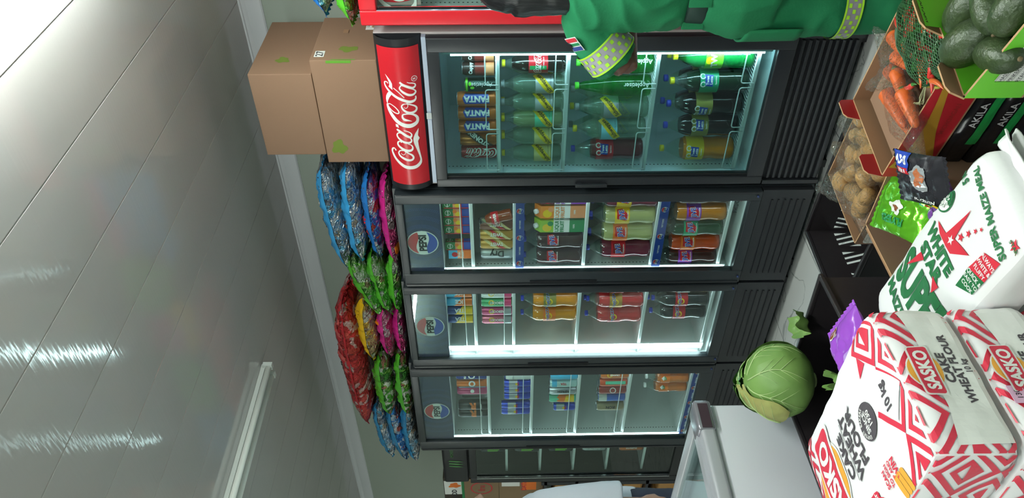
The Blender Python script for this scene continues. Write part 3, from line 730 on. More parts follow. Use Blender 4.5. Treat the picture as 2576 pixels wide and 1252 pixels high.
bottle('orange cooldrink bottle with a yellow label at the left end of the bottom shelf ' + C, -2.028, Y1, SH[3], .330, .053, liquid('orange_drink', 'e0861c', .93), CAPY, (.42, .66, YELLOW, two_keys(0)), .70, rz=.2)
for x, cp in ((-1.62, CAPY), (-1.735, CAPB), (-1.85, CAPB)):
    bottle('dark bottle in the back row of the bottom shelf ' + C, x, Y1 + .12, SH[3], .33, .05, liquid('cola', '1a120f', .97), cp, (.42, .64, OLIVE, []), .78, group='back row of bottles on the bottom shelf')

# --- second fridge
C = 'of first round-emblem fridge'
S2 = [1.653, 1.443, 1.093, .749, .403]
BXG = mat('box_green', '1e7a3c', .4); BXP = mat('box_peach', 'f0a070', .4)
for i, x in enumerate((-2.268, -2.322, -2.376, -2.430, -2.484, -2.592)):
    carton_drink('small green juice box, %s, top shelf %s' % (('first from the right', 'second from the right', 'third from the right', 'fourth from the right', 'fifth from the right', 'set apart with a gap')[i], C), x, 2.92, S2[0], .046, .036, .132, [BLUE, RED, BXP, BXG],
                 [(move(disc(.014), 0, .042), WHITE), (move(disc(.012), 0, .042), BXG), (move(disc(.013), -.006, -.006), YELLOW), (move(disc(.010), .008, .008), ORANGE), (move(T('Rhodes', .010, .03), 0, .042), WHITE), (rect(-.0225, -.018, -.06, .06), RED)], rz=.15, tall=False, group='green juice boxes on the top shelf')
carton_drink('blue and orange flavoured juice box at the left end of the top shelf ' + C, -2.648, 2.92, S2[0], .052, .036, .118, [ORANGE, ORANGE, BXP, CYAN], [(move(disc(.015), 0, .028), RED), (move(T('Fruit', .016, .03), 0, .005), WHITE), (move(T('Punch', .014, .03), 0, -.012), WHITE)], rz=.1, tall=False)
bottle('small amber bottle with a red label at the right end of the second shelf ' + C, -2.290, 2.92, S2[1], .17, .033, liquid('amber_drink', '8a3c14', .93), mat('dark_cap', '22252c', .4), (.40, .62, RED, [(T('POWER', .018, .04), WHITE)]), .8)
b_ = bottle('small amber bottle leaning over on the second shelf ' + C, -2.385, 2.905, S2[1] + .0055, .165, .030, liquid('amber_drink', '8a3c14', .93), mat('dark_cap', '22252c', .4), (.40, .62, RED, [(T('POWER', .018, .04), WHITE)]), .8)
b_.rotation_euler = (0, radians(-13), .3)
for i, (x, cm) in enumerate(((-2.462, mat('malt_can', '7a4a3c', .35, .3)), (-2.526, GOLD), (-2.588, GOLD))):
    can(('dark malt can with slanted stripes, second shelf ', 'gold striped can right of its twin, second shelf ', 'gold striped can left of its twin, second shelf ')[i] + C, x, 2.925, S2[1], .165, .031, cm, [(move(rect(-.05, .05, -.006, .006), 0, .03, .9), CREAM), (move(rect(-.05, .05, -.006, .006), 0, .0, .9), RED), (move(rect(-.05, .05, -.006, .006), 0, -.03, .9), CREAM), (up(T('TWIST', .022, .03)), WHITE)])
can('pale grey can with black lettering at the left end of the second shelf ' + C, -2.655, 2.925, S2[1], .162, .032, mat('grey_can', 'a9b0b0', .35, .3), [(up(T('Dry', .045, .03)), INK)])
for i, (x, c1, c2, nm) in enumerate(((-2.285, mat('maroon_print', '5c1e30', .4), PURP, 'purple grape'), (-2.372, mat('mango', 'ef8a2c', .4), PEACH, 'orange passion fruit'), (-2.462, mat('apple_c', '9cc832', .4), GRN, 'green apple'))):
    carton_drink('tall %s juice carton with a white cap, third shelf %s' % (nm, C), x, 2.925, S2[2], .070, .065, .245, [c2, WHITE, WHITE, c1],
                 [(move(disc(.022), -.008, .062), YELLOW if i else RED), (move(disc(.014), .016, .045), c2), (move(T('LIQUI', .025, .03), 0, .014), c2), (move(T('FRUIT', .025, .03), 0, -.012), c2), (move(T('100%', .012, .03), 0, -.07), WHITE)], CAPW, rz=.12)
def jive(bm, lm=RED): return [(poly([(-.03, -.02), (.0, -.03), (.032, .0), (.028, .026), (-.02, .026)]), lm), (move(T('JIVE', .033, .06, .9), .001, .003, .12), WHITE), (move(T('JIVE', .031, .03, .9), 0, .003, .12), BLUE), (move(T('COOLDRINK', .008, .03), 0, -.026), WHITE)]
BROWN = liquid('ginger_drink', '4a2c26', .93); DPINK = liquid('dark_pink', '7c2c40', .9); LIME = liquid('lime_drink', 'b9b878', .93); ORL = liquid('orange_drink2', 'c47a1c', .95); ORR = liquid('orange_red', 'd4501c', .95); GRL = liquid('bottle_green', '1c4a2c', .95)
def row(items, shelf_txt, z, h, r, y=2.925):
    for x, liq, lm, nm, pl, *k in items:
        bottle('two litre %s bottle, %s %s, %s' % (nm, shelf_txt, C, pl), x, y, z, h, r, liq, CAPB if not k else k[0], (.40, .62, lm, jive(lm, RED if lm is not RED else mat('deep_red', '8a1820', .4))), .76, 'wavy')
row([(-2.565, BROWN, BROWN, 'brown ginger drink', 'right of its twin'), (-2.672, BROWN, BROWN, 'brown ginger drink', 'at the left end')], 'third shelf', S2[2], .300, .050)
row([(-2.300, DPINK, YELLOW, 'dark pink drink, yellow label', 'at the right end'), (-2.405, LIME, YELLOW, 'pale lime drink, yellow label', 'second from the right'), (-2.515, LIME, ORANGE, 'pale lime drink, orange label', 'third from the right'), (-2.626, DPINK, RED, 'dark pink drink, red label', 'at the left end')], 'fourth shelf', S2[3], .322, .052)
row([(-2.290, BROWN, BROWN, 'grey-brown drink', 'at the right end'), (-2.395, ORL, PURP, 'orange drink, purple label', 'second from the right'), (-2.492, GRL, mat('emerald', '12a070', .35), 'green drink, green label', 'in the middle'), (-2.588, ORR, ORANGE, 'orange-red drink, orange label', 'second from the left'), (-2.684, BROWN, PURP, 'brown drink, purple label', 'at the left end')], 'bottom shelf', S2[4], .318, .048)
for z, k in ((S2[2], 4), (S2[3], 4), (S2[4], 4)):
    for i in range(k):
        bottle('cooldrink bottle in the back rows of the lower shelves ' + C, -2.31 - i * .108, 3.045, z, .3, .049, (DPINK, BROWN, ORL, GRL)[(i + int(z * 10)) % 4], CAPB, (.40, .62, RED, []), .76, 'wavy', group='back rows in the fridge beside the red-header one')

# --- third fridge
C = 'of strip-lit fridge'
S3 = [1.656, 1.446, 1.096, .741, .386]
for i, x in enumerate((-2.870, -2.935, -3.002, -3.070, -3.138)):
    bl = i < 3
    can('tall %s can, %s on the top shelf %s' % (('blue and orange' if bl else 'navy and yellow'), ('at the right end', 'second from the right', 'in the middle', 'second from the left', 'at the left end')[i], C), x, 2.925, S3[0], .155, .030, CYAN if bl else mat('navy_can', '27407c', .3, .3),
        [(poly([(-.03, -.07), (.03, -.07), (.03, -.02), (-.03, .03)]), ORC if bl else YELLOW), (up(T('ICE' if bl else 'TEA', .03, .03)), WHITE)], group='tall cans on the top shelf of the strip-lit fridge')
for i, (x, c, nm) in enumerate(((-2.878, ORC, 'orange'), (-2.945, mat('white_can', 'd8dcd8', .3, .3), 'white'), (-3.012, mat('green_can', '4fae74', .3, .3), 'green and pink'), (-3.080, mat('pink_can', 'c8487c', .3, .3), 'pink'), (-3.148, mat('pink_can2', 'd8708c', .3, .3), 'rosy pink'))):
    can('slim %s energy can, second shelf %s' % (nm, C), x, 2.925, S3[1], .168, .030, c, [(move(ring2d(.010, .015), 0, .03), YELLOW), (up(T('REBOOST', .018, .03)), WHITE)], [(.04, .26, GREYP if i > 2 else PINK)])
def row3(items, st, z, h, r):
    for x, liq, lm, nm, pl in items:
        bottle('two litre %s bottle, %s %s, %s' % (nm, st, C, pl), x, 2.925, z, h, r, liq, CAPB, (.38, .60, lm, [(move(ring2d(.012, .019, 20), -.01, .004), YELLOW), (move(T('TWIZZA', .022, .05), 0, .01, .1), WHITE), (move(T('TWIZZA', .021, .02), 0, .01, .1), BLUE)]), .78, 'wavy')
OR3 = liquid('orange_drink3', 'e8961c', .95); RD3 = liquid('red_drink', 'd83034', .95); DK3 = liquid('dark_cola', '1a2226', .97)
row3([(-2.885, OR3, OLIVE, 'orange drink', 'at the right end'), (-2.990, OR3, OLIVE, 'orange drink', 'in the middle'), (-3.100, OR3, ORANGE, 'orange drink', 'at the left end')], 'third shelf', S3[2], .305, .050)
row3([(-2.890, DPINK, RED, 'dark pink drink', 'at the right end'), (-3.000, RD3, GOLD, 'bright red drink', 'in the middle'), (-3.115, RD3, RED, 'bright red drink', 'at the left end')], 'fourth shelf', S3[3], .305, .051)
row3([(-2.895, liquid('ginger_beer', '7c5c34', .95), WHITE, 'brown ginger beer', 'at the right end'), (-3.000, DK3, RED, 'black cola with a printed label', 'in the middle'), (-3.098, DK3, RED, 'black cola with a plain red label', 'at the left end')], 'bottom shelf', S3[4], .305, .048)
for z, lq in ((S3[2], OR3), (S3[3], RD3), (S3[4], DK3)):
    for i in range(3): bottle('cooldrink bottle in the back rows ' + C, -2.90 - i * .108, 3.045, z, .3, .049, lq, CAPB, (.38, .6, RED, []), .78, 'wavy', group='back rows in the strip-lit fridge')

# --- fourth fridge
C = 'of farthest round-emblem fridge'
S4 = [1.596, 1.336, 1.056, .753, .392]
NV = mat('navy_can2', '22388c', .3, .3)
bull = [(poly([(-.026, .0), (.026, .0), (.026, .05), (-.026, .05)]), SILC), (move(T('RED', .014, .04), 0, -.004), RED), (move(disc(.007), 0, .006), YELLOW)]
for i, (x, c, nm, it) in enumerate(((-3.560, NV, 'navy can with a round emblem at the right end', 'g'), (-3.630, NV, 'navy can with a round emblem, second from the right', 'g'), (-3.705, ORC, 'orange and blue can', 'O'), (-3.775, mat('pink_can', 'c8487c', .3, .3), 'pink can', 'o'), (-3.93, DKC, 'black can with an orange letter, nearer the pink can', 'R'), (-4.005, DKC, 'black can with an orange letter at the left end', 'R'))):
    it_ = {'g': [(up(ring2d(.012, .02)), WHITE), (move(T('MAX', .02, .03), 0, .04), WHITE)], 'O': [(up(move(T('O', .05, .04), 0, 0)), WHITE), (rect(-.04, -.02, -.08, .08), CYAN)], 'o': [(disc(.012), WHITE)], 'R': [(up(T('R', .06, .06)), ORC), (move(T('ENERGY', .009, .02), .0, -.05), WHITE)]}[it]
    can(nm + ', top shelf ' + C, x, 2.925, S4[0], .185, .033, c, it_)
for i, x in enumerate((-3.545, -3.592, -3.648)):
    can('slim white can %s on the second shelf %s' % (('at the right end', 'second from the right', 'third from the right')[i], C), x, 2.92, S4[1], .150, .0235, mat('white_can', 'd8dcd8', .3, .3), [(move(T('ZERO', .012, .03), 0, .03), GREYP)], group='slim white cans on the second shelf')
for i, x in enumerate((-3.710, -3.768, -3.832, -3.925, -3.985)):
    can('blue and silver energy can, %s of five on the second shelf %s' % (('rightmost', 'second from the right', 'middle', 'second from the left', 'leftmost')[i], C), x, 2.92, S4[1], .160 if i < 3 else .178, .0265, mat('bull_blue', '2a44c0', .3, .4), bull, group='blue and silver energy cans on the second shelf')
for i, (x, c, nm, it) in enumerate(((-3.560, ORC, 'orange can with green fruit', [(disc(.018), GREEN_L)]), (-3.640, CYAN, 'sky blue can', []), (-3.712, mat('ice_can', 'b8dcd8', .3, .3), 'pale can with a blue top', [(rect(-.03, .03, .04, .07), CYAN), (up(T('TEA', .02, .03)), RED)]), (-3.785, SILC, 'silver can with dark lettering', [(up(T('REFRESH', .018, .04)), INK)]), (-3.860, TEAL, 'teal can with orange flames', [(poly([(-.03, -.07), (.03, -.07), (.03, .02), (.01, .035), (0, .02), (-.012, .04), (-.03, .01)]), ORANGE), (poly([(-.03, -.07), (.03, -.07), (.02, -.02), (-.02, -.01)]), YELLOW)]))):
    can(nm + ', third shelf ' + C, x, 2.92, S4[2], .165, .031, c, it)
can('small blue and silver energy can at the left end of the third shelf ' + C, -3.950, 2.92, S4[2], .135, .028, mat('bull_blue', '2a44c0', .3, .4), bull)
for i, (x, c, nm, it) in enumerate(((-3.560, GRN, 'green can with a red letter', [(up(T('Super C', .026, .04)), WHITE)]), (-3.635, ORC, 'orange can with a yellow ring', [(move(ring2d(.010, .016), 0, .03), YELLOW), (up(T('ORANGE', .014, .03)), WHITE)]), (-3.710, mat('tomato_can', 'd8562c', .3, .3), 'red-orange can with a green panel', [(rect(-.008, .012, -.07, .05), TEAL)]), (-3.782, mat('red_can3', '9c3430', .3, .3), 'dull red can with a white ring', [(move(ring2d(.014, .019), 0, .0), WHITE)]), (-3.855, mat('blue_can', '2c60c0', .3, .3), 'blue can with a white top', [(rect(-.03, .03, .03, .08), mat('white_can', 'd8dcd8', .3, .3))]), (-3.950, mat('tan_can', '9c8c6c', .35, .2), 'tan can', [(up(T('IRON', .024, .04)), INK)]))):
    can(nm + ', fourth shelf ' + C, x, 2.92, S4[3], .168, .032, c, it)
for i, x in enumerate((-3.580, -3.668, -3.752)):
    bottle('orange drink bottle with a white cap, %s of three on the bottom shelf %s' % (('rightmost', 'middle', 'leftmost')[i], C), x, 2.92, S4[4], .255, .042, liquid('orange_soft', 'd8742c', .95), CAPW, (.45, .66, ORANGE, [(move(rect(-.01, .01, -.01, .01), 0, .01, .7), WHITE), (T('SIP', .02, .03), GRN)]), .74, group='orange drink bottles on the bottom shelf')
for z in S4[:4]:
    for i in range(5): can('can in the back rows ' + C, -3.60 - i * .078, 3.0, z, .16, .031, (NV, ORC, DKC, CYAN, SILC)[(i + int(z * 10)) % 5], [], group='back rows in the farthest navy-header fridge')
# --- unlit fridge
for j, z in enumerate((1.491, 1.261, 1.031, .801, .551)):
    for i in range(3):
        can('dark can with green claw stripes ' if j < 4 else 'orange can ', -4.37 - i * .08, 3.01, z, .165, .032, DKC if j < 3 else (SILC if j == 3 else ORC), [(rect(-.012, -.006, -.03, .04), GREEN_L), (rect(-.002, .003, -.04, .04), GREEN_L), (rect(.008, .013, -.03, .04), GREEN_L)] if j < 3 else [(up(T('ENERGY', .02, .03)), WHITE)], group='cans in the unlit black fridge')['label'] = ('black can with green claw marks', 'black can with green claw marks', 'black can with green claw marks', 'silver can', 'orange can')[j] + ' on the %s shelf of the unlit black fridge' % ('top', 'second', 'third', 'fourth', 'bottom')[j]

# ================================================================ cardboard boxes on the red-header fridge
CARD = mat('cardboard', '90705a', .8, bump=.05, bscale=50, var=.25, vscale=3, vcol='84654e'); CARDIN = mat('cardboard_inside', 'a07a5c', .85)
CARDE = mat('cardboard_edge', 'b9926c', .85); TAPE = mat('green_tape', '5e9a2c', .5); SMUDGE = mat('green_smudge', '6f7f30', .8)
def blob(rx, ry, seed, n=22):
    rnd = random.Random(seed); ph = [rnd.uniform(0, 6.28) for _ in range(5)]
    return poly([(rx * cos(a) * q, ry * sin(a) * q) for a, q in ((2 * pi * k / n, .8 + .13 * sin(3 * 2 * pi * k / n + ph[0]) + .12 * sin(5 * 2 * pi * k / n + ph[1])) for k in range(n))])
def closed_carton(label, cx, cy, z0, L, W, H, rz, front=(), side=(), flap=0, m_=None, group=None):
    t = thing('cardboard_box', label, 'box', (cx, cy, z0), rz, group); cm = m_ or CARD
    m = MB().box(-L / 2, L / 2, -W / 2, W / 2, 0, H, cm, bev=.004)
    for i, (sh, mt) in enumerate(front): m.flat(sh, lambda a, b: (a, -W / 2 - .0008 - .0003 * i, H / 2 + b), mt)
    for i, (sh, mt) in enumerate(side): m.flat(sh, lambda a, b: (L / 2 + .0008 + .0003 * i, a, H / 2 + b), mt)
    m.box(-L / 2, L / 2, -.001, .001, H, H + .0006, CARDE)
    m.build('box_body', t)
    if flap:
        MB().box(-L / 2 - .012, -L / 2 + flap, -W / 2 + .05, W / 2 - .03, H + .001, H + .005, CARDIN).build('flap', t)
        MB().box(-.004, .14, 0, .004, 0, .05, CARDIN, Matrix.Translation((-L / 2 - .004, W / 2 - .02, H - .05))).build('flap', t)
    return t
closed_carton('large brown cardboard box with a 27 sticker, directly on the red-header fridge', -1.778, 3.045, 2.002, .505, .39, .272, 0,
    [(move(blob(.045, .04, 3), -.17, .075), SMUDGE), (move(rect(-.006, .006, -.052, .05), .246, .02), TAPE)],
    [(move(blob(.03, .05, 6), -.10, -.01), SMUDGE), (move(rrect(-.026, .026, -.020, .020, .003), -.142, .102), WHITE), (move(T('27', .042, .02), -.142, .102), INK), (rect(-.195, -.189, -.05, .05), TAPE), (move(rect(-.05, .05, -.03, .03), .12, -.09), WHITE), (move(disc(.011), .1, -.095), CARDE), (move(rect(-.015, .012, -.018, .016), .13, -.1), YELLOW), (move(T('CUBE', .014, .02), .11, -.07), INK), (move(rect(-.02, .012, -.01, .012), .06, .02), CARDIN)])
closed_carton('brown cardboard box with a loose flap, topmost on the stack over the red-header fridge', -1.787, 3.09, 2.276, .400, .48, .262, 0,
    [], [(move(blob(.03, .035, 8), -.12, .01), SMUDGE)], flap=.06)

# ================================================================ bags of sweets on the fridges
def pillow(label, cx, cy, z0, L, W, H, rz, wrap, plain, seed, ry=0, rx=0, plain_side=-1, deco_=(), group=None, band_=.42, top=None):
    t = thing('sweets_bag', label, 'bag', (cx, cy, z0), rz, group); t.rotation_euler = (rx, ry, rz)
    rnd = random.Random(seed); o = Vector((rnd.uniform(0, 50), rnd.uniform(0, 50), 0))
    NU, NV = 46, 24
    def P(u, v, s, off=0):
        fu = max(0, 1 - abs(u) ** 3.2) ** .5; fv = max(0, 1 - abs(v) ** 2.6) ** .5
        th = H * .5 * fu * fv
        n = noise.fractal(Vector((u * L * 9, v * W * 9, s * 3)) + o, .9, 2.1, 4) * .016 * (fu * fv) ** .6
        n += abs(noise.noise(Vector((u * L * 26, v * W * 26, s * 5)) + o)) * .012 * fu * fv
        edge = .010 * noise.noise(Vector((u * 7, v * 7, 3)) + o)
        z = H * .5 + s * (th + n) if s > 0 else H * .5 - th * (1.0) - n * .3
        if s < 0: z = max(z, .002)
        sag = -.010 * (1 - fu) * 2
        return (u * L * .5 * (1 + edge) + edge * .4, v * W * .5 * (1 - .12 * (1 - fu)) + edge, max(z + s * off + sag, .001))
    m = MB()
    def mf(a, b):
        return wrap
    for s in (1, -1):
        m.grid(lambda a, b: P(a * 2 - 1, b * 2 - 1, s), NU, NV, wrap)
    b_ = m.build('bag_body', t)
    m = MB()                                                # plain printed film along one long side and both crimped ends
    v1 = -1 + band_
    for s in (1, -1):
        (m.grid(lambda a, b: P(a * 1.96 - .98, -.998 + (v1 + .998) * b, 1, .0016), NU, 8, plain) if s > 0 else 0)
    if top: m.grid(lambda a, b: P(a * 1.3 - .7, b * 1.7 - .8, 1, .0018), 30, 16, top)
    for sx in (-1, 1):
        m.grid(lambda a, b: (sx * (L * .49 + .03 * a), (b * 2 - 1) * W * .43, H * .42 + .006 * sin(b * 40 + seed) * a - .008 * a), 3, 30, plain)
    m.build('printed_panel', t)
    if deco_:
        m = MB()
        for sh, mt, du, dv, s in deco_:
            m.flat(dice(sh, .012), lambda a, b: P((a + du) / (L * .5), max(-.97, (b + dv) / (W * .5)), s, .004), mt)
        m.build('printed_picture', t)
    return t
FB = foil('blue_sweets', ['9cb4c8', 'b8bcc0', '7c8490', 'd4d6d8', '6cacd0', 'a8b4bc', 'a89c8c'], 26, rough=.16, metal=.8, bump=.035, bscale=22)
FBD = foil('deep_blue_sweets', ['3c7cc0', '8ca4bc', '9fb4c8', '34507c', 'c8ccd0', '3a8cd8', 'b0584c'], 26, rough=.16, metal=.75, bump=.035, bscale=22)
FP = foil('pink_sweets', ['c8487c', 'a8909c', 'd890ac', '8c7070', 'c8b0b4', 'c83c78'], 26, rough=.16, metal=.75, bump=.035, bscale=22)
FG = foil('green_sweets', ['4a9c34', '7c7050', 'b0bca8', '3c6c30', '78b850', '8cac70', 'a8b0a4'], 28, rough=.16, metal=.75, bump=.035, bscale=22)
FR = foil('red_sweets', ['b82c2c', 'c84840', 'c8a09c', 'a02428', 'c83434'], 22, rough=.16, metal=.5, bump=.035, bscale=22); FY = foil('yellow_sweets', ['b8a070', 'c0bcb0', '8c7454', 'd0ac48', '9c9080'], 26, rough=.16, metal=.75, bump=.035, bscale=22)
FGW = foil('green_white_sweets', ['5cb040', 'c8d0c0', '3c7c30', 'a87060', 'd8dcd0', '84b84c', '4c5c40'], 28, rough=.16, metal=.7, bump=.035, bscale=22)
PB = mat('sky_film', '3a9cd8', .22, spec=.7, bump=.15, bscale=30); PDB = mat('blue_film', '2478c8', .22, spec=.7, bump=.15, bscale=30); PP = mat('magenta_film', 'd8288c', .22, spec=.7, bump=.15, bscale=30)
PG = mat('green_film', '52b02c', .22, spec=.7, bump=.15, bscale=30); PR = mat('red_film', 'c42430', .2, spec=.7, bump=.2, bscale=18); PY = mat('yellow_film', 'e8b81c', .22, spec=.7, bump=.15, bscale=30)
PTEAL = mat('teal_film', '2c8cc0', .22, spec=.7, bump=.15, bscale=30)
def pic(a, b): return (blob(a, b, 4), mat('biscuit', '7a4a30', .6))
TOP = 2.045
pillow('pink film bag of sweets at the bottom of the stack beside the cardboard boxes', -2.43, 3.02, 2.008, .52, .30, .085, .02, FP, PP, 11, deco_=[(move(disc(.03), 0, 0), ORANGE, -.16, -.13, -1)], group=None, band_=.7)
pillow('deep blue film bag of sweets lying on the pink one beside the cardboard boxes', -2.39, 3.02, 2.088, .50, .30, .085, -.03, FBD, PDB, 12, deco_=[(T('FESTIVE', .035, .04), RED, -.06, -.12, 1)])
pillow('sky blue bag of chocolate sweets, second from the top beside the cardboard boxes', -2.37, 3.02, 2.168, .56, .31, .105, .05, FB, PB, 13, deco_=[(blob(.03, .015, 2), mat('biscuit', '7a4a30', .6), -.08, -.11, 1)])
pillow('sky blue bag of chocolate sweets, topmost beside the cardboard boxes and drooping over its left end', -2.40, 3.01, 2.262, .62, .32, .105, -.02, FB, PB, 14, ry=-.06, deco_=[(blob(.05, .02, 5), mat('biscuit', '7a4a30', .6), -.02, -.10, 1), (T('Shots', .04, .04), WHITE, .05, -.08, 1)])
pillow('green bag of sweets at the bottom between the blue stack and the red bag', -2.84, 3.00, 2.018, .36, .30, .085, .15, FG, PG, 15)
pillow('green bag of sweets, middle of three between the blue stack and the red bag', -2.83, 3.00, 2.095, .38, .30, .095, .08, FG, PG, 16, ry=-.16, deco_=[(T('GREEN', .03, .04), INK, 0, -.12, 1)])
pillow('green bag of sweets tilted down to the left on top of two others', -2.84, 2.99, 2.165, .44, .30, .10, 0, FG, PG, 17, ry=-.30, deco_=[(move(T('SOUR', .04, .05), 0, 0), RED, .06, -.10, 1)])
pillow('pink bag of sweets at the bottom, below the yellow bag', -3.20, 3.00, 2.035, .34, .28, .075, .1, FP, PP, 18)
pillow('pink bag of sweets just below the yellow bag', -3.19, 2.99, 2.105, .40, .29, .09, -.05, FP, PP, 19, deco_=[(blob(.02, .02, 2), ORANGE, .08, -.11, 1)])
pillow('yellow bag of sweets under the large red bag', -3.17, 2.98, 2.190, .42, .30, .115, .04, FY, PY, 20)
pillow('green and white bag of sweets at the bottom under the red bag', -3.67, 2.99, 2.045, .54, .28, .11, .03, FGW, PG, 21, band_=.25, deco_=[(T('ZOOM', .05, .05), INK, .14, -.09, 1)])
pillow('green and white bag of sweets between another and the large red bag', -3.66, 2.98, 2.150, .54, .29, .12, -.03, FGW, PG, 22, band_=.35, deco_=[(T('ZOO', .05, .05), INK, .2, -.09, 1)])
RSTR = mat('red_stripes', 'd05a58', .25, spec=.6)
pillow('large red bag of sweets lying on top of the yellow and green bags', -3.48, 2.99, 2.285, 1.02, .34, .15, 0, FR, PR, 23, band_=1.25, deco_=[(poly([(-.02, -.05), (.02, -.05), (.05, .06), (.02, .06)]), RSTR, .40 - .1 * k, -.11, 1) for k in range(6)] + [(T('ZOO', .06, .06), INK, .0, -.06, 1)])
for i, (zz, nm) in enumerate(((2.050, 'bottom'), (2.130, 'middle'), (2.215, 'top'))):
    pillow('blue bag of sweets, %s of three at the far left end of the bags' % nm, (-4.17, -4.15, -4.12)[i], 2.98, zz, .54 - .03 * i, .28, .10, .03 * i, FBD if i == 1 else FB, PTEAL, 24 + i, ry=-.10 if i else -.03)
pillow('blue bag of sweets on the red-framed fridge', -1.12, 2.98, 2.14, .40, .30, .10, 0, FB, PDB, 30); pillow('green bag of sweets on the red-framed fridge', -1.14, 2.96, 2.035, .42, .30, .10, .1, FG, PG, 31)
MB_ = MB().box(-1.40, -1.36, 2.95, 3.1, 2.022, 2.05, INK)

# ================================================================ chest freezer
FW = mat('freezer_white', 'dcdce4', .25, coat=.4); RAIL = mat('freezer_rail', 'b9bac0', .3, .2)
def freezer():
    t = thing('chest_freezer', 'white chest freezer with sliding glass lids and a grey top rail', 'freezer', (-2.75, .86, 0))
    X0, X1, Y0, Y1 = -.65, .65, -.70, .70
    m = MB().box(X0, X1 - .015, Y0, Y1, .03, .52, FW, bev=.01)
    m.box(X0, X1 - .015, Y0, Y1, .52, .815, FW, bev=.012)
    m.build('cabinet', t)
    g = MB()                                                # rounded grey bumper along the side
    pr = [(0, .475), (.012, .478), (.02, .49), (.022, .51), (.018, .53), (.008, .542), (0, .545)]
    def gb(u, v):
        k = v * (len(pr) - 1); i = min(int(k), len(pr) - 2); f = k - i
        a = pr[i][0] * (1 - f) + pr[i + 1][0] * f; b = pr[i][1] * (1 - f) + pr[i + 1][1] * f
        q = max(0, (u - .96) / .04); a *= sqrt(max(0, 1 - q * q)); b = .51 + (b - .51) * (.35 + .65 * sqrt(max(0, 1 - q * q)))
        return (X1 - .016 + a, Y0 + (Y1 - .045 - Y0) * u, b)
    g.grid(gb, 60, 12, mat('bumper_grey', '8d9098', .3, .3)); g.build('side_bumper', t)
    r = MB()
    r.box(X1 - .055, X1, Y0, Y1 - .02, .815, .862, RAIL, bev=.012); r.box(X0, X0 + .055, Y0, Y1 - .02, .815, .862, RAIL, bev=.012)
    r.box(X0, X1, Y1 - .055, Y1, .815, .862, RAIL, bev=.012); r.box(X0, X1, Y0, Y0 + .055, .815, .862, RAIL, bev=.012)
    rr = r.build('top_rail', t)
    c = MB().box(X1 - .075, X1 + .006, Y1 - .11, Y1 + .006, .812, .872, mat('corner_cap_grey', '9a9aa2', .2, .5), bev=.014).box(X1 + .004, X1 + .008, Y1 - .105, Y1 - .012, .826, .858, mat('corner_reflection', '4a3a42', .15, .2))  # dark purplish reflection in the chrome cap, put into the colour of a plate
    c.build('corner_cap', rr)
    MB().box(X0 + .055, X1 - .055, Y0 + .055, Y1 - .055, .60, .61, LINER).box(X0 + .05, X0 + .055, Y0 + .055, Y1 - .055, .6, .82, LINER).box(X1 - .06, X1 - .055, Y0 + .055, Y1 - .055, .6, .82, LINER).build('inner_tray', t)
    for k, (a, b, z) in enumerate(((Y0 + .03, .06, .858), (.0, Y1 - .03, .848))):
        f = MB(); yy0, yy1 = a, b
        f.box(X0 + .04, X1 - .04, yy0, yy0 + .045, z, z + .022, RAIL, bev=.005); f.box(X0 + .04, X1 - .04, yy1 - .045, yy1, z, z + .022, RAIL, bev=.005)
        f.box(X0 + .04, X0 + .075, yy0 + .045, yy1 - .045, z, z + .022, RAIL); f.box(X1 - .075, X1 - .04, yy0 + .045, yy1 - .045, z, z + .022, RAIL)
        l = f.build('lid', t)
        MB().box(X0 + .075, X1 - .075, yy0 + .045, yy1 - .045, z + .008, z + .013, GLASS).build('glass_pane', l)
    return t
freezer()

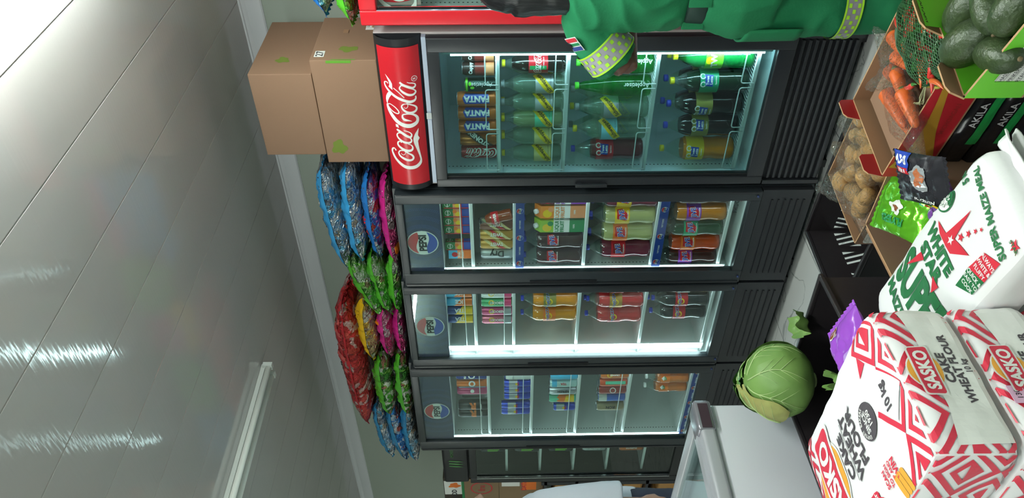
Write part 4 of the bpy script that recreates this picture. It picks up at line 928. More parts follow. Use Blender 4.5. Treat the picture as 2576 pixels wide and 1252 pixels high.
# ================================================================ crates and cabbages
CRATE = mat('crate_black', '2b2629', .38, bump=.03, bscale=60)
def crate(label, cx, cy, z0, L, W, H, rz=0, group=None, tagm=False, slots=False):
    """open plastic crate; slotted walls, rim, ribs"""
    t = thing('plastic_crate', label, 'crate', (cx, cy, z0), rz, group)
    m = MB(); a, b, k = L / 2, W / 2, .012
    m.box(-a + k, a - k, -b + k, b - k, 0, .008, CRATE)
    def wall(len_, fn):
        if not slots:
            fn(-len_ / 2, len_ / 2, 0, H); return
        n = max(2, int(len_ / .085)); z1, z2 = H * .46, H * .70
        fn(-len_ / 2, len_ / 2, 0, z1); fn(-len_ / 2, len_ / 2, z2, H)
        w_ = len_ / n
        for i in range(n):
            s0 = -len_ / 2 + i * w_
            fn(s0, s0 + w_ * .14, z1, z2); fn(s0 + w_ * .86, s0 + w_, z1, z2)
            [fn(s0 + w_ * q, s0 + w_ * (q + .13), z1, z2, (1 if i < n / 2 else -1) * w_ * .12) for q in (.18, .43, .68)]
    def wx(y):
        def f(s0, s1, z0_, z1_, sk=0): m.add([(s0 - sk, y - .002, z0_), (s1 - sk, y - .002, z0_), (s1 + sk, y - .002, z1_), (s0 + sk, y - .002, z1_), (s0 - sk, y + .002, z0_), (s1 - sk, y + .002, z0_), (s1 + sk, y + .002, z1_), (s0 + sk, y + .002, z1_)], [(0, 1, 2, 3), (7, 6, 5, 4), (0, 4, 5, 1), (3, 2, 6, 7), (0, 3, 7, 4), (1, 5, 6, 2)], CRATE)
        return f
    def wy(x):
        def f(s0, s1, z0_, z1_, sk=0): m.add([(x - .002, s0 - sk, z0_), (x - .002, s1 - sk, z0_), (x - .002, s1 + sk, z1_), (x - .002, s0 + sk, z1_), (x + .002, s0 - sk, z0_), (x + .002, s1 - sk, z0_), (x + .002, s1 + sk, z1_), (x + .002, s0 + sk, z1_)], [(0, 3, 2, 1), (4, 5, 6, 7), (0, 1, 5, 4), (3, 7, 6, 2), (0, 4, 7, 3), (1, 2, 6, 5)], CRATE)
        return f
    for y in (-b + .004, b - .004): wall(L - .01, wx(y))
    for x in (-a + .004, a - .004): wall(W - .01, wy(x))
    m.box(-a - .006, a + .006, -b - .006, -b + .008, H - .014, H, CRATE, bev=.004); m.box(-a - .006, a + .006, b - .008, b + .006, H - .014, H, CRATE, bev=.004)
    m.box(-a - .006, -a + .008, -b + .008, b - .008, H - .014, H, CRATE, bev=.004); m.box(a - .008, a + .006, -b + .008, b - .008, H - .014, H, CRATE, bev=.004)
    m.build('crate_body', t)
    if tagm: MB().box(-a + .35, -a + .48, b - .0085, b - .0065, H * .6, H - .02, mat('dull_tag', '9aa098', .6)).build('paper_tag', t)
    return t
crate('big black slotted crate on the floor holding the carton of potatoes', -1.615, 1.985, 0, .62, .40, .35, radians(-4), tagm=True, slots=True)
crate('black crate standing on another crate beside the chest freezer, under the cabbages', -1.80, 1.36, .30, .50, .46, .275, radians(4))
crate('black crate on the floor, lowest one beside the chest freezer', -1.80, 1.36, 0, .50, .46, .30, radians(4))
LEAF = mat('cabbage_leaf', '648c40', .5, var=.8, vscale=9, vcol='88a860', bump=.1, bscale=25); LEAFD = mat('cabbage_dark', '47803a', .45, var=.5, vscale=8, vcol='6a9a4c'); LEAFY = mat('cabbage_worn', 'a9ae62', .6, var=.7, vscale=18, vcol='7c6c40', bump=.12, bscale=40)
VEIN = mat('leaf_vein', 'b4cc8c', .5)
def cabbage(label, x, y, z, r, seed, rz=0):
    t = thing('cabbage', label, 'cabbage', (x, y, z), rz)
    rnd = random.Random(seed); o = Vector((seed * 3.1, 0, 0))
    def hp(th, ph, rr):
        n = noise.fractal(Vector((cos(ph) * sin(th), sin(ph) * sin(th), cos(th))) * 1.6 + o, 1, 2, 3) * .05 * r
        q = rr + n
        return Vector((q * sin(th) * cos(ph), q * sin(th) * sin(ph), r * .93 + q * .93 * cos(th)))
    MB().grid(lambda u, v: hp(pi * v, 2 * pi * u, r), 40, 26, LEAF).build('head', t)
    hv = MB()
    for k in range(7):
        a = 2 * pi * k / 7 + seed; hv.tube([hp(pi * (.06 + .6 * i / 12), a + .25 * sin(i * .3), r + .0012) for i in range(13)], [.0022 * (1 - i / 16) for i in range(13)], VEIN, 5)
        for i in (3, 5, 7):
            for s in (-1, 1): hv.tube([hp(pi * (.06 + .6 * (i + j * .8) / 12), a + .25 * sin(i * .3) + s * j * .09, r + .0008) for j in range(5)], [.0011 * (1 - j / 6) for j in range(5)], VEIN, 4)
    hv.build('vein', t)
    for k in range(3):                                       # wrapping outer leaves with raised ribs
        a0 = rnd.uniform(1.2, 4.2) if k else radians(-122); w_ = rnd.uniform(.8, 1.15) if k else .85
        def lp(u, v, off=0):
            a = (u - .5) * 2 * w_ * (.45 + .55 * sin(pi * min(1, v + .15))); th = pi * ((.98 - .93 * v) if k else (.50 - .47 * v))
            curl = .02 * max(0, v - .8) * 5 * r * 10
            q = r * (1.035 if k else 1.085) + .004 * k + off + .003 * sin(7 * u + seed) * v
            return hp(th, a0 + a, q)
        lf = MB().grid(lambda u, v: lp(u, v), 22, 22, (LEAFY, LEAF, LEAFD, LEAF, LEAFD)[k]).build('leaf', t)
        vb = MB(); vb.tube([lp(.5, .05 + .85 * i / 12, .001) for i in range(13)], [.0034 * (1 - i / 14) for i in range(13)], VEIN, 5)
        for s in (-1, 1):
            for i in range(4):
                v0 = .15 + .17 * i; vb.tube([lp(.5 + s * .42 * j / 6, v0 + .2 * j / 6, .0005) for j in range(7)], [.0011 * (1 - j / 8) for j in range(7)], VEIN, 4)
        vb.build('vein', lf)
    MB().lathe([(.022, -.004), (.024, .012), (.02, .03)], 12, VEIN).build('stalk', t)
    return t
cabbage('round green cabbage with a yellowed worn leaf, on the crate beside the freezer', -1.80, 1.41, .592, .108, 3)
cabbage('second cabbage mostly hidden behind the worn one and the freezer corner', -1.955, 1.52, .592, .088, 8, 1)
def leafy(label, x, y, z, seed, s=.07, rz=0):
    m = MB(); o = Vector((seed, 0, 0))
    m.grid(lambda u, v: ((u - .5) * s * 2 * (.5 + .5 * sin(pi * v)), (v - .5) * s * 2, .01 + .02 * noise.noise(Vector((u * 4, v * 4, 0)) + o) + .035 * (u - .5) ** 2 * 4), 16, 16, LEAF)
    return tag_mesh(m, 'loose_leaf', label, 'leaf', (x, y, z), rz)
leafy('loose cabbage leaf lying over the crate rim behind the worn cabbage', -1.72, 1.56, .580, 2.2, .042)
leafy('torn scrap of cabbage leaf on the near side of the crate', -1.66, 1.30, .580, 5.1, .028, 1)
tag_mesh(MB().tube([(.0, .0, .004), (.05, .03, .004), (.12, .02, .02), (.18, -.03, .004), (.2, -.12, .004)], .004, mat('cable_grey', '9a9c9c', .4), 6), 'power_cable', 'grey power cable on the floor behind the cabbages', 'cable', (-2.55, 2.45, 0))

# ================================================================ open cartons
PRED = mat('carton_red', 'b8202c', .5); PGOLD = mat('carton_gold', 'b8882c', .5); LIMEC = mat('carton_lime', '6cc832', .5)
def open_carton(name, label, cx, cy, z0, rz, L, W, H, outm, near=(), ears=(), flaps=(), inm=None):
    """cx, cy: centre; walls with real board thickness, near side is local -Y"""
    t = thing(name, label, 'carton', (cx, cy, z0), rz); a, b, k = L / 2, W / 2, .004; inm = inm or CARDIN
    m = MB(); m.box(-a, a, -b, b, 0, k, CARDIN)
    for (x0, x1, y0, y1, ax) in ((-a, a, -b, -b + k, 'y'), (-a, a, b - k, b, 'y'), (-a, -a + k, -b, b, 'x'), (a - k, a, -b, b, 'x')):
        vs = [(x, y, z) for z in (k, H) for y in (y0, y1) for x in (x0, x1)]
        fm = {'y': [(0, 1, 5, 4), (2, 6, 7, 3)], 'x': [(0, 4, 6, 2), (1, 3, 7, 5)]}[ax]
        outer = 0 if (y0 == -b and ax == 'y') or (x0 == -a and ax == 'x') else 1
        m.add(vs, [fm[outer]], outm); m.add(vs, [fm[1 - outer]], inm); m.add(vs, [(4, 5, 7, 6)], CARDE)
    m.build('carton_wall', t)
    if near:
        p = MB()
        for i, (sh, mt) in enumerate(near): p.flat(sh, lambda u, v: (-a + u, -b - .0007 - .0003 * i, v), mt)
        p.build('print', t)
    for (x, y, dx_, dy_, h, mt, lean) in ears:                 # stacking ears standing above the rim
        e = MB(); L_ = sqrt(dx_ ** 2 + dy_ ** 2); ux, uy = dx_ / L_, dy_ / L_; nx, ny = -uy, ux
        prof = [(0, 0), (L_, 0), (L_ * .92, h * .8), (L_ * .8, h), (L_ * .22, h), (L_ * .08, h * .8)]
        vs = []
        for s in (0, .004):
            for q, z in prof: vs.append((x + ux * q + nx * (s + lean * z), y + uy * q + ny * (s + lean * z), H - .002 + z))
        n = 6; e.add(vs, [(0, 1, 2, 3, 4, 5)], mt); e.add(vs, [(11, 10, 9, 8, 7, 6)], CARDIN if mt is not LIMEC else LIMEC)
        e.add(vs, [(i, i + 6, (i + 1) % 6 + 6, (i + 1) % 6) for i in range(6)], CARDE)
        e.build('corner_ear', t)
    for (pts, ) in flaps:
        f = MB(); q = [Vector(p) for p in pts]; nrm = (q[1] - q[0]).cross(q[2] - q[0]).normalized() * .004
        vs = q + [p + nrm for p in q]; n = len(q)
        f.add(vs, [list(range(n)), list(range(n, 2 * n))[::-1]] + [(i, i + n, (i + 1) % n + n, (i + 1) % n) for i in range(n)], CARDIN); f.build('flap', t)
    return t
# potatoes in the crate
open_carton('open_carton', 'open brown carton of potatoes standing in the black crate', -1.382, 1.868, .20, radians(-9), .33, .30, .22, CARD,
            near=[(rrect(.005, .10, .01, .20, .01), WHITE), (rrect(.02, .085, .10, .165, .012), BLUE), (rrect(.035, .07, .118, .148, .008), CYAN)])
tag(MB().box(-.14, .14, -.12, .12, 0, .198, CRATE).build('tray_insert', None, (-1.38, 1.87, .0085)), 'black upturned tray inside the crate under the potato carton', 'tray')
POT = mat('potato_skin', 'c8a068', .5, var=.6, vscale=30, vcol='b0844c', bump=.06, bscale=60, sub=.05)
CLING = film('cling_film', 'faf8f4', .12, bump=.03, bscale=70, milk=.02, milkcol='f0eee8'); 
def lump(name, r, mt, seed, sx=1, sy=.82, sz=.85, n=20):
    m = MB(); o = Vector((seed * 1.7, 0, 0))
    def f(u, v):
        th, ph = pi * v, 2 * pi * u; d = Vector((sin(th) * cos(ph), sin(th) * sin(ph), cos(th)))
        q = r * (1 + .12 * noise.noise(d * 1.3 + o) + .03 * noise.noise(d * 4 + o)); return (d.x * q * sx, d.y * q * sy, d.z * q * sz)
    return m.grid(f, n, n // 2 + 2, mt)
pots = [(-1.214, 1.901, .455), (-1.262, 1.865, .44), (-1.255, 1.81, .445), (-1.333, 1.886, .45), (-1.300, 1.83, .45), (-1.26, 1.75, .44), (-1.302, 1.935, .43), (-1.39, 1.867, .44), (-1.344, 1.786, .445), (-1.295, 1.735, .435), (-1.447, 1.906, .445), (-1.440, 1.84, .43), (-1.375, 1.735, .45), (-1.418, 1.76, .44), (-1.36, 1.925, .42), (-1.47, 1.80, .42)]
wheres = ['by the far right corner', 'right of the middle', 'near the right wall', 'along the far wall', 'in the very middle', 'close to the near right corner', 'deep at the far wall', 'left of the middle', 'just before the middle', 'at the near wall', 'at the far left corner', 'behind the leftmost', 'on top at the near wall', 'at the near left', 'half hidden at the back', 'by the left wall']
for i, (x, y, z) in enumerate(pots):
    o = tag_mesh(lump('p', .0285 + .003 * (i % 3), POT, i + 1, 1.1), 'potato', 'yellow potato in cling film, ' + wheres[i] + ' of its carton', 'potato', (x, y, z - .004), i * 1.3, 'potatoes in the open carton')
tag(MB().box(-.14, .14, -.125, .125, 0, .195, CARD).build('carton_filler', None, (-1.383, 1.868, .206)), 'brown board layer under the potatoes in the open carton', 'board').rotation_euler.z = radians(-9)
def wrap_bag(label, x, y, z, sx, sy, sz, seed, tail=(0, 0, 0), rz=0, mt=None, name='plastic_bag'):
    t = MB(); o = Vector((seed * 2.3, 1, 0))
    def f(u, v):
        th, ph = pi * v, 2 * pi * u; d = Vector((sin(th) * cos(ph), sin(th) * sin(ph), cos(th)))
        q = 1 + .16 * noise.noise(d * 1.6 + o) + .07 * abs(noise.noise(d * 6 + o)) + .05 * abs(noise.noise(d * 13 + o))
        p = Vector((d.x * q * sx, d.y * q * sy, d.z * q * sz))
        k = max(0, d.dot(Vector(tail).normalized() if Vector(tail).length else Vector((0, 0, 1))) - .82) / .18 if Vector(tail).length else 0
        return p + Vector(tail) * k * k + Vector((noise.noise(d * 20 + o), noise.noise(d * 21 + o), 0)) * .012 * k
    t.grid(f, 44, 26, mt or CLING)
    return tag_mesh(t, name, label, 'bag', (x, y, z), rz)
wrap_bag('clear film bag around the potatoes at the far right of the carton', -1.235, 1.865, .455, .060, .066, .044, 1, (.0, .015, .02))
wrap_bag('clear film bag around the potatoes in the middle of the carton', -1.325, 1.855, .455, .062, .064, .044, 2, (.01, .01, .03))
wrap_bag('clear film bag around the potatoes at the near right of the carton', -1.275, 1.755, .45, .058, .052, .046, 3, (.03, .02, .03))
wrap_bag('clear film bag with its knot at the far left of the potatoes', -1.445, 1.88, .455, .054, .056, .044, 4, (-.02, .02, .02))
wrap_bag('clear film bag hanging over the near left corner of the potatoes', -1.395, 1.755, .455, .062, .055, .046, 5, (-.05, -.06, -.01))
tag_mesh(lump('a', .034, mat('apple_skin', 'b8b04c', .35, var=.8, vscale=12, vcol='b8805c'), 4, 1, 1, .9), 'apple', 'yellow-green apple lying loose in the black crate', 'apple', (-1.74, 2.06, .042))
# packets carton
open_carton('open_carton', 'open brown carton of crisp packets in front of the potatoes', -1.238, 1.455, .25, radians(-2.5), .275, .29, .25, CARD,
            flaps=[([(-.1375, -.14, .25), (-.1375, .13, .25), (-.20, .10, .20), (-.21, -.14, .19)],)], inm=CARD)
crate('black crate on the floor under the carton of crisp packets', -1.238, 1.455, 0, .30, .32, .248, radians(-2.5))
def packet(label, x, y, z, L, W, H, rot, mt, seed, deco_=(), fin=None, name='snack_packet'):
    t = thing(name, label, 'packet', (x, y, z)); t.rotation_euler = rot
    o = Vector((seed, 2, 0))
    def P(u, v, s, off=0):
        fu = max(0, 1 - abs(u) ** 2.5) ** .6; fv = max(0, 1 - abs(v) ** 3) ** .6
        n = .008 * noise.fractal(Vector((u * 3, v * 3, s)) + o, 1, 2, 3) * fu * fv
        return (u * L / 2, v * W / 2 * (1 - .06 * fu), s * (H / 2 * fu * fv + n + off))
    m = MB()
    for s in (1, -1): m.grid(lambda a, b: P(a * 2 - 1, b * 2 - 1, s), 30, 24, mt)
    for sx in (-1, 1): m.grid(lambda a, b: (sx * (L / 2 + .012 * a), (b * 2 - 1) * W * .49, .002 * sin(b * 60) * a), 2, 36, fin or mt)
    m.build('packet_body', t)
    if deco_:
        m = MB()
        for i, (sh, mm) in enumerate(deco_): m.flat(dice(sh, .01), lambda a, b: P(a / (L / 2), b / (W / 2), 1, .0022 + .0005 * i), mm)
        m.build('print', t)
    return t
CRG = mat('lime_foil', '6cc82c', .16, .5, bump=.1, bscale=40); CRP = mat('purple_foil', '8a5ab0', .2, .3, bump=.1, bscale=40); CRB = mat('dark_foil', '2e2e34', .25, .3, bump=.1, bscale=40)
packet('lime green shiny snack packet on top in the open carton', -1.222, 1.492, .490, .175, .145, .04, (radians(14), radians(-8), radians(115)), CRG, 1, [(blob(.03, .022, 3), WHITE), (move(T('FLYERS', .026, .05), 0, .035), GRN), (move(blob(.012, .01, 5), 0, .002), BRN)])
packet('lime green snack packet lower in the open carton, nearer the sacks', -1.265, 1.395, .455, .14, .12, .04, (radians(-10), radians(10), radians(40)), CRG, 2, [(blob(.02, .022, 4), WHITE)])
packet('purple and white snack packet beside the lime ones in the open carton', -1.155, 1.385, .462, .15, .12, .04, (radians(-5), radians(6), radians(70)), CRP, 3, [(move(rect(-.06, .0, -.03, .03), 0, 0), WHITE), (T('CHIPS', .022, .05), PURP)])
packet('black glossy snack packet with a chicken picture resting on the carton edge', -1.050, 1.385, .548, .155, .13, .03, (radians(16), radians(8), radians(-62)), CRB, 4, [(move(blob(.035, .04, 6), .01, .01), GREYP), (move(blob(.018, .028, 7), .01, .01), mat('chicken', 'b8683c', .5)), (move(poly([(-.03, -.02), (.03, -.02), (.03, .02), (-.03, .02)]), -.05, .045), BLUE), (move(T('AXI', .026, .06), -.05, .048), WHITE), (move(rect(-.022, .022, -.008, .008), -.045, .022), RED), (move(T('PERI', .014, .05), -.045, .022), WHITE), (move(T('FOR CHICKEN', .010, .03), .02, -.045), WHITE), (move(poly([(-.01, 0), (0, -.006), (.01, 0), (0, .006)]), .05, -.055), YELLOW), (move(poly([(-.01, 0), (0, -.006), (.01, 0), (0, .006)]), .025, -.06), RED), (move(poly([(-.01, 0), (0, -.006), (.01, 0), (0, .006)]), .0, -.062), CYAN)])
PUR = mat('violet_film', '9c50c8', .25, bump=.2, bscale=25)
tag_mesh(MB().box(-.085, .085, -.07, .07, 0, .655, CARD, bev=.004), 'cardboard_box', 'tall narrow cardboard box under the violet packet', 'box', (-1.32, 1.07, 0))
packet('violet snack packet peeking out above the flour sacks', -1.325, 1.092, .715, .20, .15, .06, (radians(4), radians(-4), radians(80)), PUR, 5, [(move(T('S', .05, .06), .08, .02), WHITE), (move(T('S', .044, .03), .08, .02), BRN), (move(rrect(-.03, .03, -.03, .03, .01), -.02, -.03), mat('pale_violet', 'b48cd8', .4))])

# ================================================================ carrots, chillies
CRZ = radians(-13)
cc = (-.925, 1.618)
open_carton('open_carton', 'red-sided open carton of carrots and chillies with a gold ribbon print', cc[0], cc[1], .447, CRZ, .40, .27, .105, PRED,
   near=[(poly([(.0, .0), (.06, .0), (.10, .035), (.22, .055), (.40, .085), (.40, .066), (.24, .034), (.14, .006), (.13, .0), (.12, .0), (.05, .105), (.0, .105)]), PGOLD) if 0 else (ribbon([(.028, .053, .10), (.06, .050, .085), (.10, .052, .060), (.16, .060, .034), (.24, .072, .020), (.33, .088, .012), (.395, .096, .008)]), PGOLD), (move(T('MICHOAGAN', .016, .02), .20, .03), mat('carton_red2', '9c2a28', .5))],
   ears=[(-.20, -.135, 0, .075, .045, PRED, -.15), (-.20, .06, 0, .075, .045, PRED, -.15)])
CARR = mat('carrot_skin', 'e06a2c', .45, var=.5, vscale=25, vcol='c8501c', bump=.08, bscale=70, sub=.05); CARRT = mat('carrot_top', '6c7a3c', .6)
def carrot(label, p0, p1, r, seed):
    """thick end at p0, tip at p1"""
    a, b = Vector(p0), Vector(p1); d = b - a; L = d.length
    t = thing('carrot', label, 'carrot', a, 0, 'carrots in the red carton'); t.rotation_mode = 'QUATERNION'; t.rotation_quaternion = Vector((0, 0, 1)).rotation_difference(d)
    pr = []
    for k in range(22):
        q = k / 21; rr = r * (1 - .62 * q ** 1.3) * min(1, (q * 9 + .35)) * (1 if q < .94 else max(0, (1 - q) / .06) ** .5)
        pr.append((max(rr * (1 + .03 * sin(k * 2.3 + seed)), 0.0003), q * L))
    MB().lathe(pr, 16, CARR).build('root', t)
    MB().lathe([(r * .35, -.006), (r * .45, .001), (r * .3, .006)], 8, CARRT).build('stem_end', t)
    return t
cs = [((-.864, 1.725, .545), (-.884, 1.64, .54), .021), ((-.897, 1.678, .548), (-.888, 1.60, .55), .017), ((-.935, 1.685, .545), (-.944, 1.60, .54), .021), ((-.977, 1.650, .553), (-1.000, 1.52, .55), .022), ((-.905, 1.625, .565), (-.952, 1.50, .565), .017), ((-.922, 1.560, .568), (-.962, 1.462, .56), .021), ((-.955, 1.60, .535), (-.975, 1.50, .53), .019), ((-1.02, 1.62, .52), (-1.03, 1.52, .52), .018)]
cw = ['at the far edge of the red carton', 'small one beside the farthest carrot', 'stubby one behind the long carrots', 'thick one along the left side of the red carton', 'long slim one beside the chillies', 'thick one nearest the front panel', 'half buried between the thick ones', 'low in the left corner of the red carton']
for i, (a, b, r) in enumerate(cs): carrot('orange carrot in clear film, ' + cw[i], a, b, r, i)
wrap_bag('clear film bag around the farthest carrots in the red carton', -.895, 1.665, .552, .042, .075, .033, 11, (0, .04, .01), -.2)
wrap_bag('clear film bag with twisted end around the thick carrots at the front', -.962, 1.545, .556, .055, .095, .036, 12, (-.01, -.07, .0), -.25)
wrap_bag('clear film bag around the stubby carrots in the middle', -.94, 1.645, .548, .034, .055, .034, 13, (-.02, .01, .02), 0)
tag_mesh(MB().box(-.18, .18, -.115, .115, 0, .066, CARD), 'board_layer', 'brown board layer under the carrots and chillies', 'board', (cc[0], cc[1], .452), CRZ)
NETG = mat('net_green', '24502c', .5); NETY = mat('net_yellow', 'b0a848', .5)
def net_bag():
    t = thing('net_bag', 'green net bag of red and green chillies at the right of the red carton', 'bag', (-.79, 1.565, .555), radians(-12))
    W_, L_ = .088, .135
    def f(u, v, k=1):
        th = pi * (.04 + .92 * v); ph = 2 * pi * u; d = Vector((sin(th) * cos(ph), cos(th), sin(th) * sin(ph)))
        q = 1 + .10 * noise.noise(d * 2.5 + Vector((4, 4, 4)))
        return Vector((d.x * W_ * q * k, d.y * L_ * q * k, max(d.z * .044 * q * k, -.034)))
    m = MB(); N, M_ = 64, 60
    for s in (1, -1):                                        # crossing strands
        for i in range(N):
            pts = [f((i / N + s * j / M_ * .35) % 1, j / M_) for j in range(M_ + 1)]
            m.tube(pts, .0011, NETG, 3)
    m.build('netting', t)
    m = MB(); e = [f(.5 + .0 * j, j / 40, 1.02) for j in range(41)]
    m.tube([(p.x, p.y, p.z + .005) for p in e], .0035, NETY, 5)
    for k in range(7):
        a = k * .9; m.tube([(-.06 + .002 * k, -.095, .012), (-.075 - .003 * k, -.105 - .002 * k, .012 + .006 * sin(a)), (-.092 - .003 * k, -.112 + .003 * k, .010 + .004 * cos(a)), (-.105 - .003 * k, -.108 + .004 * k, .006)], .0009, mat('net_end', 'a8a880', .6), 4)
    m.build('seam_ribbon', t)
net_bag()
CHR = mat('chilli_red', 'd0342c', .25, coat=.4); CHG = mat('chilli_green', '3a7a34', .3, coat=.4); CHO = mat('chilli_orange', 'd8642c', .28, coat=.4)
rnd = random.Random(7)
CHS = []
def chilli(label, x, y, z, L, ang, mt, pitch=0, grp='chillies in the net bag'):
    t = thing('chilli', label, 'chilli', (x, y, z), ang, grp); t.rotation_euler = (0, pitch, ang)
    r = .0065; pts = [(L * q, .10 * L * sin(pi * q), 0) for q in [k / 9 for k in range(10)]]
    MB().tube(pts, [r * (.6, .95, 1, .98, .92, .84, .72, .55, .35, .1)[k] for k in range(10)], mt, 8).build('pod', t)
    MB().tube([(-.018, .002, 0), (-.006, 0, 0), (0, 0, 0), (.004, 0, 0)], [.0014, .0018, .005, .0045], CHG, 6).build('stalk', t)
    return t
adj = ['far', 'middle', 'near']
k = 0
for i in range(30):
    v = (i + .5) / 30; a = rnd.uniform(-.05, .05); yy = -.105 + .20 * v
    c, s_ = cos(radians(-12)), sin(radians(-12)); xx = a; zz = .012 + .016 * (1 - (a / .07) ** 2) * (1 - (yy / .13) ** 2)
    mt, nm = ((CHR, 'red'), (CHG, 'green'), (CHO, 'orange'), (CHG, 'green'), (CHR, 'red'))[i % 5]
    chilli('%s chilli among the others inside the green net, %s part of the bag' % (nm, adj[2 - min(2, int(v * 3))]), -.79 + xx * c - yy * s_, 1.565 + xx * s_ + yy * c, .555 + zz, rnd.uniform(.045, .065), rnd.uniform(0, 6.28), mt, rnd.uniform(-.15, .15), 'chillies inside the net bag')
chilli('bright red chilli sticking out of the net beside the carrots', -.872, 1.498, .585, .05, 2.2, CHR, .1, 'loose chillies'); chilli('orange-red chilli at the near end of the net bag', -.83, 1.44, .588, .05, -1.4, CHO, .1, 'loose chillies')

# ================================================================ avocados
AVZ = radians(-21)
def avo_box():
    P = Vector((-.678, 1.118)); u = Vector((cos(AVZ), sin(AVZ))); v = Vector((-sin(AVZ), cos(AVZ)))
    L, W, H = .40, .30, .10; c = P + u * L / 2 + v * W / 2
    tb = [(rect(.045, .135, .006, .074), WHITE)]
    for i in range(6): tb.append((rect(.045, .135, .006 + i * .0136 - .0003, .006 + i * .0136 + .0003), INK))
    for x in (.045, .1, .135): tb.append((rect(x - .0003, x + .0003, .006, .074), INK))
    for i, w_ in enumerate(('HASS', 'PINKERTON', 'RYAN', 'LAMB HASS', 'FUERTE')): tb.append((move(T(w_, .0095, .01, align='LEFT'), .047, .0675 - i * .0136), INK))
    tb.append((rect(.145, .30, .004, .078), WHITE))
    rr = random.Random(4); x = .152
    while x < .285: w_ = rr.choice((.0008, .0014, .002)); tb.append((rect(x, x + w_, .054, .074), INK)); x += w_ + rr.choice((.001, .0016))
    for i, w_ in enumerate(('AV', 'HASS AVOCADO', 'CLASS 1', '4 KG')): tb.append((move(T(w_, .012 if i == 0 else .006, .01, align='LEFT'), .152, .044 - i * .011), INK))
    t = open_carton('open_carton', 'lime green open carton of avocados with white printed tables on its side', c.x, c.y, .622, AVZ, L, W, H, LIMEC, near=tb,
        ears=[(-L / 2, -W / 2, 0, .075, .035, CARDIN, -.35), (-L / 2, -.012, 0, .088, .042, CARDIN, -.35)], inm=LIMEC)
    m = MB()
    for i in range(3): m.flat(move(T('AVOCADOS', .0115, .02), .032, .028 - .014 * i), lambda a, b: (-L / 2 + .0068 + (.35 * b if b > 0 else 0), a, H + b), INK)
    m.flat(rect(-.006, .070, -.03, .036), lambda a, b: (-L / 2 + .0055 + (.35 * b if b > 0 else 0), a, H + b), LIMEC)
    m.build('ear_print', t)
    return c, u, v
c, u, v = avo_box()
AVO = mat('avocado_skin', '26361c', .42, var=.6, vscale=30, vcol='384a22', bump=.22, bscale=160)
def avocado(label, x, y, z, rz, tilt, s=1):
    t = thing('avocado', label, 'avocado', (x, y, z)); t.rotation_euler = (radians(90 + tilt), 0, rz); t['group'] = 'avocados in the lime carton'
    pr = []
    for k in range(24):
        q = k / 23; th = pi * q; r = .036 * sin(th) ** .9 * (1 - .22 * q) if 0 < q < 1 else .0004
        pr.append((r * s, -.052 * cos(th) * s))
    MB().lathe(pr, 22, AVO, cap=False).build('fruit', t)
    MB().lathe([(.004, .050 * s), (.0045, .053 * s), (.003, .055 * s), (0, .055 * s)], 8, mat('avocado_stem', '6a5a40', .8)).build('stem_button', t)
    return t
av = [(-.572, 1.232, 70, 'at the far side against the left'), (-.603, 1.172, 60, 'long one along the left wall'), (-.535, 1.165, -35, 'in the middle, behind the front ones'), (-.592, 1.108, 20, 'nearest the near left corner'), (-.508, 1.098, 80, 'at the near wall, second from the corner'), (-.470, 1.180, 10, 'behind the middle of the front row'), (-.505, 1.240, -60, 'at the far side near the middle'), (-.430, 1.085, 30, 'at the near wall, third from the corner'), (-.405, 1.150, -20, 'toward the right in the second row'), (-.435, 1.215, 50, 'at the far side toward the right'), (-.360, 1.060, 0, 'at the near right corner')]
for i, (a, b, r, w_) in enumerate(av):
    avocado('dark green avocado ' + w_ + ' of the lime carton', a, b, .702 + .008 * ((i * 5) % 3), radians(r), 8 * sin(i * 2.1), 1.02 + .07 * sin(i + 1))
tag_mesh(MB().box(-.185, .185, -.135, .135, 0, .037, CARD), 'board_layer', 'brown tray layer under the avocados', 'board', (c.x, c.y, .627), AVZ)
tag_mesh(MB().box(-.155, .20, -.13, .15, 0, .615, CRATE, bev=.008), 'plastic_crate', 'plain black crate stack directly under the lime avocado carton', 'crate', (c.x + .045, c.y, 0), AVZ)

